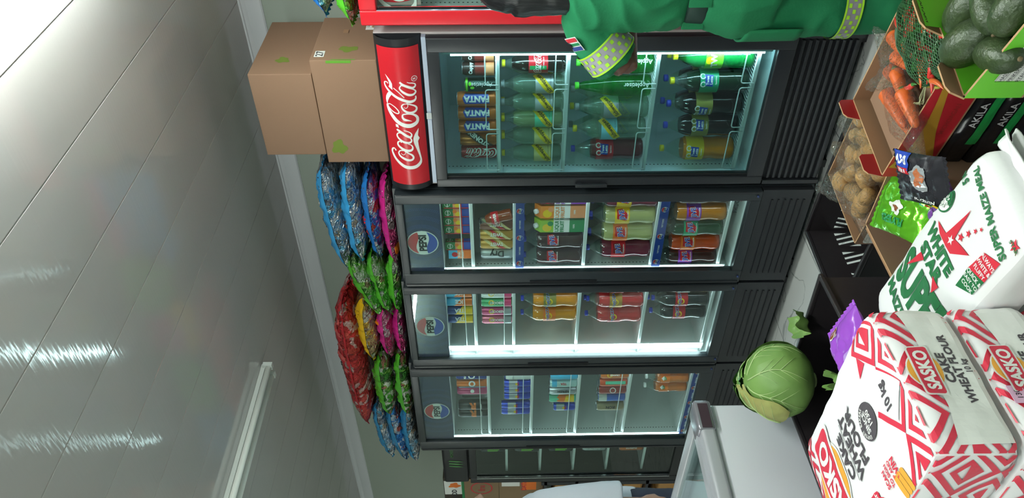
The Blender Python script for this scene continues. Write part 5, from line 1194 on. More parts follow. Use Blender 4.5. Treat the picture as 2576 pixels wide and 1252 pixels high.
# ================================================================ sacks
def sack(name, label, cat, cx, cy, z0, rz, L, W, T_, mt, decals=(), seed=1, N=(30, 24, 8), pn=9, amp=.006, bulge=.010, group=None, partname='print'):
    """decals: (face, shape in metres, material); faces: top (s along +y from the near edge, t from the +x edge inward), end (+x side), side (-y side)"""
    t = thing(name, label, cat, (cx, cy, z0), rz, group); a, b, c_ = L / 2, W / 2, T_ / 2; o = Vector((seed * 3.3, seed, 0))
    def S(p, off=0):
        x, y, z = p; k = (abs(x) ** pn + abs(y) ** pn + abs(z) ** pn) ** (1 / pn)
        q = Vector((x * a, y * b, z * c_)) / k
        n = noise.fractal(Vector((q.x * 7, q.y * 7, q.z * 9)) + o, 1, 2, 3) * amp
        n += amp * .5 * abs(noise.noise(Vector((q.x * 22, q.y * 22, q.z * 22)) + o))
        g = Vector((x ** 9 / a, y ** 9 / b, z ** 9 / c_)); g = g.normalized() if g.length else Vector((0, 0, 1))
        bl = bulge * (1 - x * x) * (1 - y * y) if z > .5 else 0
        r = q + g * (n + off); r.z += bl
        if z < -.5: r.z = max(r.z, -c_)
        return Vector((r.x, r.y, r.z + c_))
    m = MB(); nx, ny, nz = N
    e = lambda k: -1 + 2 * k
    m.grid(lambda u, w: S((e(u), e(w), 1)), nx, ny, mt); m.grid(lambda u, w: S((e(1 - u), e(w), -1)), nx, ny, mt)
    m.grid(lambda u, w: S((1, e(u), e(w))), ny, nz, mt); m.grid(lambda u, w: S((-1, e(1 - u), e(w))), ny, nz, mt)
    m.grid(lambda u, w: S((e(u), -1, e(w))), nx, nz, mt); m.grid(lambda u, w: S((e(1 - u), 1, e(w))), nx, nz, mt)
    m.build('sack_body', t)
    if decals:
        m = MB()
        for i, (face, sh, mm, lv) in enumerate(decals):
            off = .0012 + .0007 * lv
            if face == 'top': fn = lambda s, q: S(((a - q) / a, (s - b) / b, 1), off)
            elif face == 'end': fn = lambda s, q: S((1, (s - b) / b, (c_ + q) / c_), off)
            else: fn = lambda s, q: S(((a - s) / a, -1, (c_ + q) / c_), off)
            m.flat(dice(sh, .010), fn, mm)
        m.build(partname, t)
    return t
# --- flour: lattice print
FPAP = mat('flour_paper', 'f0eef0', .5, bump=.12, bscale=14, detail=5); PRINTR = mat('flour_red', 'd8344c', .45); FGREY = mat('flour_grey', '4c464c', .5); FGOLD = mat('flour_gold', 'f0a840', .45)
def clip_rect(pl, x0, x1, y0, y1):
    for ax, lim, sg in ((0, x0, 1), (0, x1, -1), (1, y0, 1), (1, y1, -1)):
        out = []
        for i in range(len(pl)):
            A, B = pl[i - 1], pl[i]; da, db = (A[ax] - lim) * sg, (B[ax] - lim) * sg
            if (da >= 0) != (db >= 0): q = da / (da - db); out.append((A[0] + (B[0] - A[0]) * q, A[1] + (B[1] - A[1]) * q))
            if db >= 0: out.append(B)
        pl = out
        if len(pl) < 3: return None
    return pl
def lattice(x0, x1, y0, y1, ox=.135, oy=-.004, ps=.129, pt=.100, keep=None):
    """nested diamonds, red quads; (x, y) metres clipped to a rectangle"""
    V = []; F = []
    def put(q):
        q = clip_rect(q, x0, x1, y0, y1)
        if q: n = len(V); V.extend(q); F.append([n + k for k in range(len(q))])
    for i in range(-8, 9):
        for j in range(-8, 9):
            def X(a, b):
                A, B = i + a, j + b; return (ox + (A + B) / 2 * ps, oy + (A - B) / 2 * pt)
            if keep and not keep(*X(.5, .5)): continue
            rings = ((.30, .52), (.76, 1.0)) if (i + j) % 2 else ((.52, .76),)
            for r0, r1 in rings:
                for (p, q) in (((-1, -1), (1, -1)), ((1, -1), (1, 1)), ((1, 1), (-1, 1)), ((-1, 1), (-1, -1))):
                    c4 = [(p, r0), (q, r0), (q, r1), (p, r1)]; put([X(.5 + d[0] * r / 2, .5 + d[1] * r / 2) for d, r in c4])
            r = .52 if not (i + j) % 2 else .30
            r = .30
            put([X(.5 + a * r / 2, .5 + b * r / 2) for a, b in (((-1, -1), (1, -1), (1, 1)) if (i + j) % 2 == 0 else ((-1, -1), (1, 1), (-1, 1)))])
    return V, F
def sasko(w_, gold=True):
    h = w_ * .40; out = []
    if gold: out.append((disc(w_ * .40, 30, 0, 0, h * .78), WHITE)); out.append((disc(w_ * .375, 30, 0, 0, h * .72), FGOLD))
    out += [(rrect(-w_ * .53, w_ * .53, -h * .5, h * .5, h * .15), WHITE), (rrect(-w_ * .5, w_ * .5, -h * .42, h * .42, h * .12), PRINTR), (T('SASKO', h * .78, .04, .88), WHITE)]
    return out
def flour_decals(lvl):
    d = []
    def add(face, sh, mm, lv): d.append((face, sh, mm, lv))
    if lvl == 0:
        add('top', lattice(.004, .291, .004, .100, keep=lambda a, b: b < .06), PRINTR, 0)
        add('top', poly([(.195, .048), (.145, .092), (.095, .048), (.143, .004)]), FPAP, 1)
        add('top', poly([(.215, .100), (.250, .085), (.225, .070)]), PRINTR, 0)
        for i, (sh, mm) in enumerate(sasko(.20)): add('top', move(sh, .150, .318), mm, 1 + i)
        add('top', lattice(.0, .295, .375, .415), PRINTR, 0)
        for (w_, x, y, sz, sx) in (('CAKE', .155, .240, .030, 1.15), ('WHEAT', .156, .208, .030, 1.15), ('FLOUR', .157, .180, .030, 1.15)): add('top', move(T(w_, sz, .035, sx), x, y), FGREY, 1)
        add('top', move(rect(-.056, .056, -.0008, .0008), .154, .2225), FGREY, 1)
        add('top', move(disc(.034, 30, ry=.028), .150, .128), FGREY, 1)
        add('top', move(T('SINCE', .015, .03), .150, .132), WHITE, 2); add('top', move(T('1930', .015, .03), .150, .119), WHITE, 2)
        for k, ch in enumerate('EXPERT BAKERS'):
            a = radians(165 - k * 12.5); add('top', move(move(T(ch, .0085, .02), 0, 0, a - pi / 2), .150 + .0275 * cos(a), .128 + .0225 * sin(a)), WHITE, 2)
        add('top', move(T('10 kg', .024, .04), .145, .056), FGREY, 2)
        for i, (w_, sz) in enumerate((('SCAN', .012), ('TO SIGN', .010), ('UP AND', .010), ('WIN', .016))): add('top', move(T(w_, sz, .035), .052, .146 - .0125 * i), PRINTR, 1)
        add('top', move(blob(.016, .032, 3), .045, .20, -.3), PRINTR, 1); add('top', move(blob(.016, .026, 4), .022, .19, .3), PRINTR, 1); add('top', move(T('better', .016, .02), .036, .195), WHITE, 2)
        for k in range(3): add('top', move(rrect(-.022, .022, -.005, .005, .004), .022, .118 - .011 * k, .15), FGOLD, 1)
    add('end', lattice(.004, .291, -.126, -.002), PRINTR, 0)
    add('end', poly([(.018, -.034), (.085, -.046), (.14, -.050), (.215, -.048), (.275, -.040), (.287, -.060), (.285, -.122), (.02, -.118)]), WHITE, 1)
    for i, (sh, mm) in enumerate(sasko(.088)): add('end', move(sh, .150, -.040), mm, 2 + i)
    add('end', move(T('CAKE', .020, .04, 1.1), .155, -.073), FGREY, 2); add('end', move(T('WHEAT FLOUR', .018, .04, 1.05), .155, -.090), FGREY, 2); add('end', move(T('10 kg', .013, .03), .158, -.106), FGREY, 2)
    add('side', lattice(.0, .14, -.126, -.002, ox=.043, oy=-.004), PRINTR, 0)
    for k in range(3): add('side', move(rrect(-.022, .022, -.005, .005, .004), .20, -.06 - .011 * k, .2), FGOLD, 1)
    return d
FL, FWD, FT = .43, .295, .130
FX = -.9385 - FL / 2; FY = .598 + FWD / 2
def flour(k, label, first=None):
    z0 = .900 - .010 - FT * (k + 1)
    return sack('flour_sack', label, 'sack', FX + (.0, .006, -.004, .003)[k % 4], FY + (0, -.004, .005, 0)[k % 4], z0, (0, .012, -.01, .006)[k % 4], FL, FWD, FT - .002, FPAP, flour_decals(min(k, 1)), seed=5 + k, amp=.0045, pn=12, bulge=.011)
fl = [flour(0, 'red and white paper flour sack, topmost of its pile with its printed front facing up'), flour(1, 'red and white flour sack, second from the top of its pile'), flour(2, 'red and white flour sack, third from the top of its pile')]
fl[1].children[0]
for k in (3, 4, 5):
    o = copy_tree(fl[2]); o.location.z = .890 - FT * (k + 1); tag(o, 'red and white flour sack low in the pile, under the three upper ones', 'sack', 'lower flour sacks')
tag_mesh(MB().box(-.2, .2, -.13, .13, 0, .105, CARD), 'wooden_pallet', 'low brown base under the pile of flour sacks', 'pallet', (FX, FY, 0))
tag_mesh(MB().flat(rrect(-.011, .011, -.017, .017, .002), lambda a, b: (0, a, b), mat('price_pink', 'e8b8d8', .5)).flat(T('130', .010, .01), lambda a, b: (.0004, a, b), INK) if 0 else MB().box(0, .0006, -.016, .016, -.012, .012, mat('price_pink', 'e8b8d8', .5)).flat(T('130', .012, .01), lambda a, b: (.0009, a, b), INK), 'price_label', 'pink price sticker marked 130 on the second flour sack', 'sticker', (-.9305, .697, .762 - .03))
# --- maize meal
MW = mat('woven_white', 'ecebec', .45, bump=.12, bscale=30, detail=5); MG = mat('maize_green', '1f6a3c', .45); MR = mat('maize_red', 'd0283c', .45)
ML, MWD, MT = .50, .222, .080
MRZ = radians(-12.4)
def star(r, n=5, q=.4, rot=pi / 2): return poly([((r if k % 2 == 0 else r * q) * cos(rot + pi * k / n), (r if k % 2 == 0 else r * q) * sin(rot + pi * k / n)) for k in range(2 * n)])
def maize_decals():
    d = []
    # (s from the far edge towards the viewer, t from the open end): the top face map counts s from the near edge
    def A(sh, mm, lv): d.append(('top', ([(MWD - x * 1.25, y * 1.25 + .012) for x, y in sh[0]], sh[1]), mm, lv))
    def word(w_, s, t, sz, b=.03, sx=1, rot=0, flip=False, al='CENTER', shear=0):
        sh = T(w_, sz, b, sx, align=al, shear=shear)
        if flip: sh = ([(-x, y) for x, y in sh[0]], sh[1])          # reads away from the viewer
        else: sh = ([(x, -y) for x, y in sh[0]], sh[1])
        return move(sh, s, t, rot)
    A(poly([(.028, .128), (.057, .122), (.065, .058), (.076, .11), (.117, .093), (.089, .128), (.073, .131), (.049, .133)]), MR, 1)
    A(move(star(.008), .073, .117), WHITE, 2)
    for (s, t), r in zip([(.083, .097), (.089, .081), (.096, .066), (.102, .054)], (.0075, .0065, .005, .004)): A(move(star(r), s, t), MR, 1)
    A(word('WHITE', .068, .146, .030, .05, .95, -.05), MG, 1); A(word('STAR', .070, .175, .030, .05, 1.0, -.08), MG, 1)
    A(word('SUPER', .092, .236, .100, .05, .56, -.12, shear=.05), MG, 1); A(word('MAIZE MEAL', .092, .300, .034, .04, .85, -.1), MG, 1)
    A(poly([(.031, .239), (.043, .188), (.059, .186)]), MR, 2); A(poly([(.092, .18), (.112, .181), (.109, .2)]), MR, 2)
    A(poly([(.131, .066), (.160, .050), (.162, .091), (.129, .104)]), MR, 1); A(poly([(.129, .104), (.162, .091), (.160, .125), (.132, .144)]), MG, 1)
    for i, w_ in enumerate(('ALWAYS', 'WHITE &', 'FLUFFY')): A(word(w_, .146, .068 + .0105 * i, .0095, .02, .85, -.1), WHITE, 2)
    for i, w_ in enumerate(('QUICK &', 'EASY TO', 'COOK')): A(word(w_, .146, .103 + .0105 * i, .0095, .02, .85, -.1), WHITE, 2)
    A(move(disc(.022, 30), .008, .100), MG, 1); A(move(disc(.019, 30), .008, .100), WHITE, 2); A(ring2d(.0, .019, 12, 3.6, 6.2, .008, .100), MG, 3)
    for k in range(8): A(move(disc(.0042, 8, ry=.0025), .008 + .009 * cos(k * .785), .100 + .009 * sin(k * .785), k * .785), WHITE, 4); A(move(ring2d(.002, .0026, 8), .008 + .011 * cos(k * .785), .100 + .011 * sin(k * .785)), MG, 5)
    A(word('SUPER MAIZE MEAL', .087, .030, .0185, .035, .92, .18, flip=True), MG, 1); A(word('5 kg', .009, .046, .021, .04, .9, .2, flip=True), MG, 1)
    A(move(star(.012, rot=.4), .158, .012), MR, 1); A(word('STAR', .158, .014, .009, .03), MG, 2)
    return d
def maize(k, label):
    far = Vector((-.730, 1.066)); et = Vector((-.977, .215)); es = Vector((-.215, -.977))
    c_ = far + et * ML / 2 + es * MWD / 2
    z0 = .692 - MT * (k + 1)
    t = sack('maize_meal_sack', label, 'sack', c_.x + .004 * sin(k * 2), c_.y + .004 * cos(k * 3), z0, MRZ + .015 * sin(k * 2.2), ML, MWD, MT - .001, MW, maize_decals() if k == 0 else (), seed=20 + k, amp=.005, pn=9, bulge=.012)
    m = MB(); o = Vector((k * 5, 0, 0))                       # folded paper mouth
    for q in range(2):
        m.grid(lambda u, v: (ML / 2 - .012 + .040 * v + .006 * noise.noise(Vector((u * 6, q, 0)) + o), (u - .5) * MWD * (.95 + .05 * v), MT * .55 - .018 * q + .010 * v + .012 * noise.noise(Vector((u * 5, v * 2, q * 3)) + o)), 24, 6, MW)
    fb = m.build('folded_mouth', t)
    sm = fb.modifiers.new('board', 'SOLIDIFY'); sm.thickness = .003
    return t
maize(0, 'white maize meal sack with a red star and green lettering, topmost of its pile'); maize(1, 'white maize meal sack, second from the top under the starred one'); maize(2, 'white maize meal sack, third from the top in its pile'); maize(3, 'white maize meal sack, lowest in its pile')
tag_mesh(MB().box(-.22, .22, -.10, .10, 0, .370, CARD, bev=.004), 'cardboard_box', 'plain brown cardboard box under the white maize meal sacks', 'box', (-1.00, 1.02, 0), MRZ)
# --- black sacks
SACKB = mat('sack_black', '17171b', .28, bump=.15, bscale=30); SGRN = mat('stripe_green', '1e8a44', .35)
AZ = CRZ
def akila(k):
    z0 = .442 - .066 * (k + 1)
    a = .27; Wd = .30
    d = [('side', ([(2 * a - x, y) for x, y in move(T('AKILA', .026, .01, 1.05), .255, -.022)[0]], T('AKILA', .026, .01, 1.05)[1]), mat('pale_ink', 'c4c4c8', .5), 1),
         ('side', rect(.16, .38, -.058, -.036), SGRN, 1)]
    return sack('plastic_sack', ('black plastic sack with a green stripe and pale lettering, directly under the red carton', 'black plastic sack with a green stripe, second below the red carton', 'black plastic sack with a green stripe, third below the red carton', 'deep red plastic sack just below the black green-striped ones', 'deep red plastic sack, second one up from the low tray', 'deep red plastic sack at the very bottom of its pile')[k], 'sack', -.893, 1.624, z0, AZ + .01 * sin(k * 2), 2 * a, Wd, .065, SACKB if k < 3 else mat('sack_red', '8c1824', .3, bump=.15, bscale=30), d if k < 3 else (('side', ([(2 * a - x, y) for x, y in move(T('SUGAR', .04, .01), .22, -.03)[0]], T('SUGAR', .04, .01)[1]), mat('sack_red_ink', 'b8505c', .4), 1),), seed=30 + k, amp=.005, pn=10, bulge=0)
for k in range(6): akila(k)
tag_mesh(MB().box(-.22, .22, -.12, .12, 0, .045, CRATE), 'tray', 'low black tray under the pile of black sacks', 'tray', (-.893, 1.624, 0), AZ)


# ================================================================ people
def fuse(mb, voxel, name, parent, smooth=6, wr=0, wscale=8, seed=0, stretch=(1, 1, 1), mt=None):
    """one continuous surface from overlapping limbs"""
    o = mb.build('tmp'); r = o.modifiers.new('r', 'REMESH'); r.mode = 'VOXEL'; r.voxel_size = voxel; r.use_smooth_shade = True
    s = o.modifiers.new('s', 'SMOOTH'); s.iterations = smooth; s.factor = .5
    dg = bpy.context.evaluated_depsgraph_get(); dg.update()
    me = bpy.data.meshes.new_from_object(o.evaluated_get(dg))
    bpy.data.objects.remove(o)
    if wr:
        ns = [v.normal.copy() for v in me.vertices]; off = Vector((seed * 7.7, seed, 0))
        for v, n in zip(me.vertices, ns):
            p = Vector((v.co.x * stretch[0], v.co.y * stretch[1], v.co.z * stretch[2])) * wscale + off
            q = noise.noise(p + noise.noise_vector(p * .5) * .8)
            v.co += n * wr * (1 - 2 * abs(q) ** .7)
    me.materials.clear(); me.materials.append(mt)
    for p in me.polygons: p.use_smooth = True
    ob = bpy.data.objects.new(name, me); COL.objects.link(ob); ob.parent = parent
    return ob
def ell(m, secs, mt, n=20):
    """stack of ellipses (x, y, z, rx, ry)"""
    vs = []
    for x, y, z, rx, ry in secs:
        for k in range(n): a = 2 * pi * k / n; vs.append((x + rx * cos(a), y + ry * sin(a), z))
    fs = [(i * n + k, i * n + (k + 1) % n, (i + 1) * n + (k + 1) % n, (i + 1) * n + k) for i in range(len(secs) - 1) for k in range(n)]
    fs += [list(range(n))[::-1], [(len(secs) - 1) * n + k for k in range(n)]]
    return m.add(vs, fs, mt, True)
def hand(m, w_, d, side, mt, s=1):
    """palm, four unequal curled fingers and a thumb from wrist w_ along d"""
    w_ = Vector(w_); d = Vector(d).normalized(); x = d.cross(Vector((0, 0, 1))).normalized() * side; n = x.cross(d)
    m.tube([w_, w_ + d * .03, w_ + d * .075], [.024 * s, .034 * s, .033 * s], mt, 12)
    for i, (o_, L) in enumerate(((-.030, .062), (-.010, .074), (.010, .07), (.028, .055))):
        b = w_ + d * .078 + x * o_; m.tube([b - d * .02, b, b + d * L * .45 - n * .004, b + d * L * .8 - n * .018, b + d * L * .95 - n * .034], [.0095, .0095, .0088, .008, .006], mt, 8)
    b = w_ + d * .025 - x * .026; m.tube([b, b - x * .022 + d * .022, b - x * .034 + d * .05 - n * .006], [.012, .0105, .008], mt, 8)
SKIN = mat('brown_skin', '6e4a3c', .5, var=.2, vscale=20, vcol='5e3e32'); SHIRT = mat('green_cotton', '0f7a4c', .75, bump=.08, bscale=120, var=.15, vscale=5, vcol='0c6a42'); HAIR = mat('black_hair', '101014', .35, bump=.4, bscale=60, stretch=(1, 1, .15))
LIME_R = mat('lime_reflective', 'b4f03c', .4); GREYR = mat('grey_reflective', 'b4b2bc', .35, .3); BELT = mat('dark_belt', '16342c', .5)
def woman():
    t = thing('person', 'person in a green work shirt and trousers, back turned, reaching toward the fridge', 'person', (-.90, 2.22, 0))
    m = MB()                                                # body: continuous skin
    ell(m, [(0, 0, .84, .15, .11), (0, 0, .98, .125, .095), (0, 0, 1.12, .15, .105), (0, .01, 1.26, .165, .095), (0, .015, 1.31, .10, .07), (0, .02, 1.34, .05, .05), (0, .035, 1.42, .048, .05)], SKIN)
    for s in (-1, 1):
        m.tube([(s * .09, 0, .88), (s * .095, .01, .70), (s * .09, .015, .45), (s * .09, -.01, .28), (s * .085, 0, .09)], [.10, .085, .055, .056, .036], SKIN, 14)
        m.tube([(s * .085, -.03, .05), (s * .087, .05, .045), (s * .09, .15, .03)], [.035, .038, .026], SKIN, 12)
    L_el = (-.306, -.028, 1.103); R_el = (.27, .12, 1.06)
    m.tube([(-.14, 0, 1.275), (-.20, -.01, 1.22), L_el], [.05, .047, .040], SKIN, 14); m.tube([L_el, (-.25, .10, 1.09), (-.18, .22, 1.10)], [.040, .036, .024], SKIN, 14)
    m.tube([(.14, 0, 1.275), (.22, .04, 1.17), R_el], [.05, .045, .038], SKIN, 14); m.tube([R_el, (.20, .24, 1.12), (.14, .34, 1.18)], [.038, .035, .024], SKIN, 14)
    hand(m, (-.18, .22, 1.10), (.5, .8, .15), 1, SKIN); hand(m, (.14, .34, 1.18), (-.3, .8, .4), -1, SKIN)
    # head, turned slightly down towards the shelf
    def hd(u, v):
        th, ph = pi * v, 2 * pi * u; d = Vector((sin(th) * cos(ph), sin(th) * sin(ph), cos(th)))
        q = Vector((d.x * .073, d.y * .092, d.z * .108))
        if d.z < 0: q.x *= 1 + .25 * d.z; q.y *= 1 + .12 * d.z
        return q + Vector((-.038, .045, 1.455))
    m.grid(hd, 28, 22, SKIN)
    m.tube([(-.038, .130, 1.465), (-.038, .148, 1.445), (-.038, .138, 1.435)], [.010, .014, .010], SKIN, 10)
    for s in (-1, 1): m.tube([(s * .070 - .038, .045, 1.475), (s * .078 - .038, .040, 1.46), (s * .071 - .038, .045, 1.44)], [.008, .011, .007], SKIN, 8)
    m.tube([(-.06, .128, 1.408), (-.038, .136, 1.408), (-.016, .128, 1.408)], [.005, .008, .005], SKIN, 8)
    body = fuse(m, .0075, 'body', t, 3, mt=SKIN)
    e = MB()
    for s in (-1, 1): e.lathe([(0, -.010), (.008, -.006), (.010, 0), (.008, .006), (0, .010)], 12, WHITE, Matrix.Translation((s * .031 - .038, .124, 1.465))); e.lathe([(0, -.004), (.005, 0), (0, .004)], 10, INK, Matrix.Translation((s * .031 - .038, .134, 1.464)))
    e.build('eyes', t)
    h = MB()                                                # long dark hair
    def hf(u, v):
        ph = 2 * pi * u; th = pi * v
        p = Vector((.098 * sin(th) * cos(ph), .112 * sin(th) * sin(ph) + .030, 1.475 + .118 * cos(th)))
        if p.y > .085 and p.z < 1.52: p.y = .085
        if v > .5 and p.y < .08: p.z = 1.475 - (v - .5) * 2 * .17; p.x = .104 * cos(ph) * (1.02 - .15 * (v - .5)); p.y = min(.08, .10 * sin(ph) * 1.0 + .012)
        return p + Vector((noise.noise(p * 30), noise.noise(p * 31), 0)) * .006
    h.grid(lambda u, v: hf(u, v) + Vector((-.038, 0, -.01)), 40, 30, HAIR); h.build('hair', t)
    m = MB()                                                # shirt
    ell(m, [(0, 0, .952, .166, .125), (0, -.005, .99, .177, .130), (0, -.01, 1.08, .178, .135), (0, -.005, 1.18, .186, .13), (0, 0, 1.255, .19, .115), (0, .005, 1.30, .150, .095), (0, .015, 1.335, .075, .07)], SHIRT, 28)
    m.tube([(-.13, 0, 1.262), (-.19, -.005, 1.225), (-.240, -.014, 1.180), (-.288, -.026, 1.130)], [.060, .068, .072, .076], SHIRT, 18)
    m.tube([(.13, 0, 1.262), (.20, .03, 1.20), (.25, .09, 1.10)], [.060, .070, .078], SHIRT, 18)
    fuse(m, .009, 'shirt', t, 4, .0085, 8, 3, (1, 1, 1.7), SHIRT)
    m = MB().tube([(-.09, -.05, 1.325), (0, -.062, 1.338), (.09, -.05, 1.325)], [.014, .016, .014], SHIRT, 8); m.build('collar', t)
    m = MB()                                                # reflective cuff on the left sleeve
    S0, S1 = Vector((-.222, -.010, 1.196)), Vector((-.270, -.021, 1.148)); ax = (S1 - S0).normalized(); xx = ax.cross(Vector((0, 1, 0))).normalized(); yy = ax.cross(xx)
    def cf(a, b, off=0):
        p = S0.lerp(S1, b); r = .0815 + .005 * b + off; return p + (xx * cos(a) + yy * sin(a)) * r
    m.grid(lambda u, v: cf(2 * pi * u, v), 40, 4, GREYR)
    for b0, b1 in ((-.04, .04), (.96, 1.04)): m.grid(lambda u, v: cf(2 * pi * u, b0 + (b1 - b0) * v, .001), 40, 1, LIME_R)
    for i in range(19):
        for j in range(3):
            a = 2 * pi * (i + .5 * (j % 2)) / 19; b = .2 + .3 * j; m.flat(rrect(-.068, .068, -.085, .085, .02, 2), lambda u_, v_: cf(a + u_, b + v_, .0015), LIME_R)
    m.build('reflective_band', t)
    m = MB()                                                # flag patch on the shoulder
    B0, B1 = Vector((-.155, -.004, 1.250)), Vector((-.200, -.008, 1.215)); ax2 = (B1 - B0).normalized(); x2 = ax2.cross(Vector((0, 1, 0))).normalized(); y2 = ax2.cross(x2)
    def pf(a, b, off): p = B0.lerp(B1, b); return p + (x2 * cos(a) + y2 * sin(a)) * (.0765 + off)
    nv = Vector((-.62, -.70, .35)); A0 = atan2(nv.dot(y2), nv.dot(x2))
    def pp(sh, off, mm): m.flat(sh, lambda u_, v_: pf(A0 + u_, .6 + v_, off), mm)
    for sg in (0,):
        pp(rect(-.34, .34, -.46, .46), .001, WHITE); pp(rect(-.30, .30, -.42, -.16), .0015, mat('flag_red', 'c8303c', .6)); pp(rect(-.30, .30, .16, .42), .0015, mat('flag_blue', '2c3c80', .6)); pp(rect(-.30, .30, -.09, .09), .002, mat('flag_green', '1f7a4c', .6)); pp(poly([(.30, -.3), (.12, 0), (.30, .3)]), .0025, INK)
    m.build('flag_patch', t)
    m = MB()
    ell(m, [(0, 0, .893, .173, .131), (0, 0, .905, .175, .133), (0, 0, .948, .173, .131), (0, 0, .958, .168, .127)], BELT, 28); m.build('belt', t)
    for x in (-.14, -.05, .06, .14): MB().box(x - .012, x + .012, -.004, .004, 0, .066, SHIRT, Matrix.Translation((0, -sqrt(max(0, 1 - (x / .176) ** 2)) * .134, .893)), bev=.002).build('belt_loop', t)
    m = MB()                                                # trousers
    ell(m, [(0, 0, .70, .195, .14), (0, -.005, .80, .205, .145), (0, 0, .87, .182, .136), (0, 0, .900, .172, .129)], SHIRT, 28)
    for s in (-1, 1): m.tube([(s * .10, 0, .80), (s * .105, .01, .62), (s * .11, .01, .45), (s * .108, 0, .28), (s * .105, .0, .08)], [.108, .104, .098, .095, .088], SHIRT, 20)
    fuse(m, .010, 'trousers', t, 4, .009, 7, 5, (1.3, 1.3, .8), SHIRT)
    m = MB().grid(lambda u, v: (-.105 + (.118 + .003 * v) * cos(radians(160 + 90 * u)), .01 + .125 * sin(radians(160 + 90 * u)), .60 + .17 * v), 14, 10, SHIRT); pk = m.build('leg_pocket', t); pk.modifiers.new('s', 'SOLIDIFY').thickness = .006
    for s in (-1, 1):
        m = MB(); f = lambda a, z, off=0: (s * .110 + (.1095 + off) * cos(a), .01 + (.1095 + off) * sin(a), z)
        m.grid(lambda u, v: f(2 * pi * u, .440 + .046 * v), 36, 1, GREYR)
        for z in (.437, .483): m.grid(lambda u, v: f(2 * pi * u, z + .006 * v, .001), 36, 1, LIME_R)
        for i in range(20):
            for j in range(3): m.flat(rrect(-.055, .055, -.0045, .0045, .002, 2), lambda u_, v_: f(2 * pi * (i + .5 * (j % 2)) / 20 + u_, .450 + .013 * j + v_, .0015), LIME_R)
        m.build('reflective_band', t)
        m = MB(); m.tube([(s * .085, -.035, .04), (s * .087, .05, .042), (s * .09, .16, .03)], [.042, .044, .032], INK, 14); m.build('shoe', t)
    return t
woman()
WSH = mat('white_cotton', 'c6cad4', .8, bump=.05, bscale=100)
def man():
    t = thing('person', 'person in a loose white shirt beyond the freezer, only shoulder and sleeve in view', 'person', (-3.50, 1.90, 0), radians(-12))
    SK = mat('tan_skin', '9a7460', .5)
    m = MB(); ell(m, [(0, 0, .92, .15, .11), (0, 0, 1.1, .15, .11), (0, 0, 1.35, .17, .1), (0, 0, 1.44, .09, .07), (0, 0, 1.5, .055, .055), (0, .01, 1.56, .055, .058)], SK)
    for s in (-1, 1):
        m.tube([(s * .09, 0, .95), (s * .1, .01, .75), (s * .1, .01, .5), (s * .1, -.01, .3), (s * .1, 0, .09)], [.10, .09, .06, .06, .04], SK, 14); m.tube([(s * .1, -.03, .05), (s * .1, .06, .045), (s * .1, .17, .03)], [.036, .04, .028], SK, 10)
        m.tube([(s * .16, 0, 1.39), (s * .22, .0, 1.2), (s * .225, .01, 1.10), (s * .20, .02, .86)], [.055, .047, .04, .027], SK, 12); hand(m, (s * .20, .02, .86), (0, .15, -.95), s, SK)
    m.grid(lambda u, v: (.078 * sin(pi * v) * cos(2 * pi * u), .02 + .097 * sin(pi * v) * sin(2 * pi * u), 1.63 + .115 * cos(pi * v)), 24, 18, SK)
    m.tube([(0, .115, 1.645), (0, .135, 1.62), (0, .122, 1.61)], [.01, .014, .01], SK, 8)
    for s in (-1, 1): m.tube([(s * .076, .02, 1.65), (s * .084, .015, 1.635), (s * .076, .02, 1.61)], [.008, .011, .007], SK, 8)
    fuse(m, .009, 'body', t, 3, mt=SK)
    h = MB().grid(lambda u, v: (.085 * sin(pi * v * .55) * cos(2 * pi * u), .005 + .1 * sin(pi * v * .55) * sin(2 * pi * u), 1.64 + .122 * cos(pi * v * .55)), 24, 12, HAIR); h.build('hair', t)
    m = MB(); ell(m, [(0, 0, .86, .21, .15), (0, 0, 1.05, .21, .15), (0, 0, 1.25, .22, .145), (0, 0, 1.38, .20, .12), (0, 0, 1.44, .14, .09), (0, 0, 1.475, .08, .07)], WSH, 26)
    for s in (-1, 1): m.tube([(s * .14, 0, 1.395), (s * .21, 0, 1.33), (s * .25, .0, 1.16), (s * .262, .0, .960)], [.062, .080, .092, .102], WSH, 18)
    fuse(m, .011, 'shirt', t, 5, .005, 6, 9, (1, 1, .7), WSH)
    m = MB()
    for s in (-1, 1): m.tube([(s * .1, 0, .90), (s * .105, .01, .6), (s * .105, 0, .1)], [.12, .1, .09], mat('dark_denim', '23283a', .8), 18)
    fuse(m, .012, 'trousers', t, 4, .004, 7, 2, (1, 1, 1), mat('dark_denim', '23283a', .8))
    for s in (-1, 1): MB().tube([(s * .1, -.035, .04), (s * .1, .06, .042), (s * .1, .18, .03)], [.043, .046, .034], INK, 12).build('shoe', t)
man()

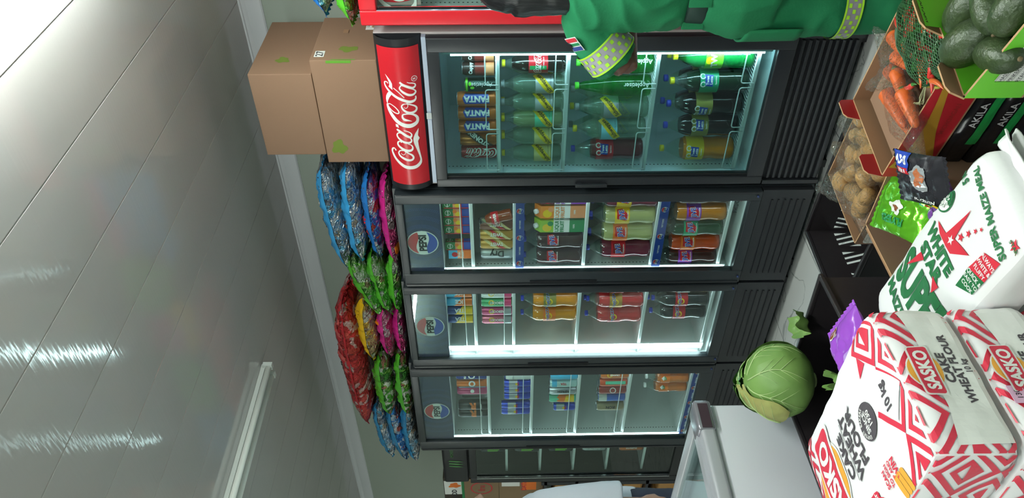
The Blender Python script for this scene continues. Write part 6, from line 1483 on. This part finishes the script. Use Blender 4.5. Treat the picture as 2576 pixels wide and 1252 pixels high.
# ================================================================ far end
BROWNC = mat('far_cardboard', '8c7458', .8)
DW = mat('dark_rack', '24262e', .4)
def rack():
    t = thing('shelf_rack', 'dark shelf rack with tan goods under the far cardboard boxes', 'rack', (-5.75, 3.2, 0))
    for x in (-.88, .88):
        for y in (-.25, .25): MB().box(x - .02, x + .02, y - .02, y + .02, 0, 1.24, DW).build('post', t)
    for z in (.25, .50, .75, 1.0, 1.22): MB().box(-.9, .9, -.27, .27, z - .02, z, DW).build('shelf_board', t)
rack()
for j, z in enumerate((.25, .50, .75, 1.0)):
    for i in range(5):
        tag_mesh(MB().box(-.11, .11, -.12, .12, 0, .14, mat('tan_goods', 'b8884c', .6), bev=.02), 'bread_loaf', 'tan packed loaf on the %s shelf of the dark far rack' % ('lowest', 'second', 'third', 'upper')[j], 'loaf', (-5.0 - .28 * i, 3.1, z), 0, 'loaves on the far rack')
closed_carton('brown cardboard box with an orange label, lowest of three beyond the black fridge', -5.20, 3.2, 1.221, .58, .4, .32, 0, [(move(rect(-.04, .05, -.07, .06), .23, .08), WHITE), (move(rect(-.06, .08, -.05, .05), .2, -.06), ORANGE), (move(T('DATA', .05, .03), .2, -.02), RED)], m_=BROWNC)
closed_carton('brown cardboard box with a red ring logo, middle of three beyond the black fridge', -5.18, 3.2, 1.542, .54, .4, .25, 0, [(move(ring2d(.07, .08, 30), .15, 0), RED), (move(T('fru', .07, .01), .15, 0), RED)], m_=BROWNC)
closed_carton('white and orange printed box, topmost of three beyond the black fridge', -5.18, 3.2, 1.793, .52, .36, .15, 0, [(move(rect(-.06, .12, -.07, .07), .1, 0), WHITE), (move(blob(.04, .05, 3), .16, -.005), ORANGE), (move(rect(-.02, .02, -.05, .05), .235, 0), ORANGE), (move(T('ADD', .05, .03), .05, 0), INK), (rect(-.26, .26, -.075, -.055), GRN)], m_=mat('dark_box', '3c3428', .7))

# ================================================================ put every Empty at the base of its thing
bpy.context.view_layer.update()
for o in list(scene.objects):
    if o.type == 'EMPTY' and o.parent is None and o.location.length < 1e-6:
        xs, ys = [], []
        for ch in o.children:
            if ch.type == 'MESH':
                for cn in ch.bound_box: xs.append(cn[0]); ys.append(cn[1])
        if not xs: continue
        off = Vector(((min(xs) + max(xs)) / 2, (min(ys) + max(ys)) / 2, 0))
        o.location = off
        for ch in o.children: ch.location = ch.location - off
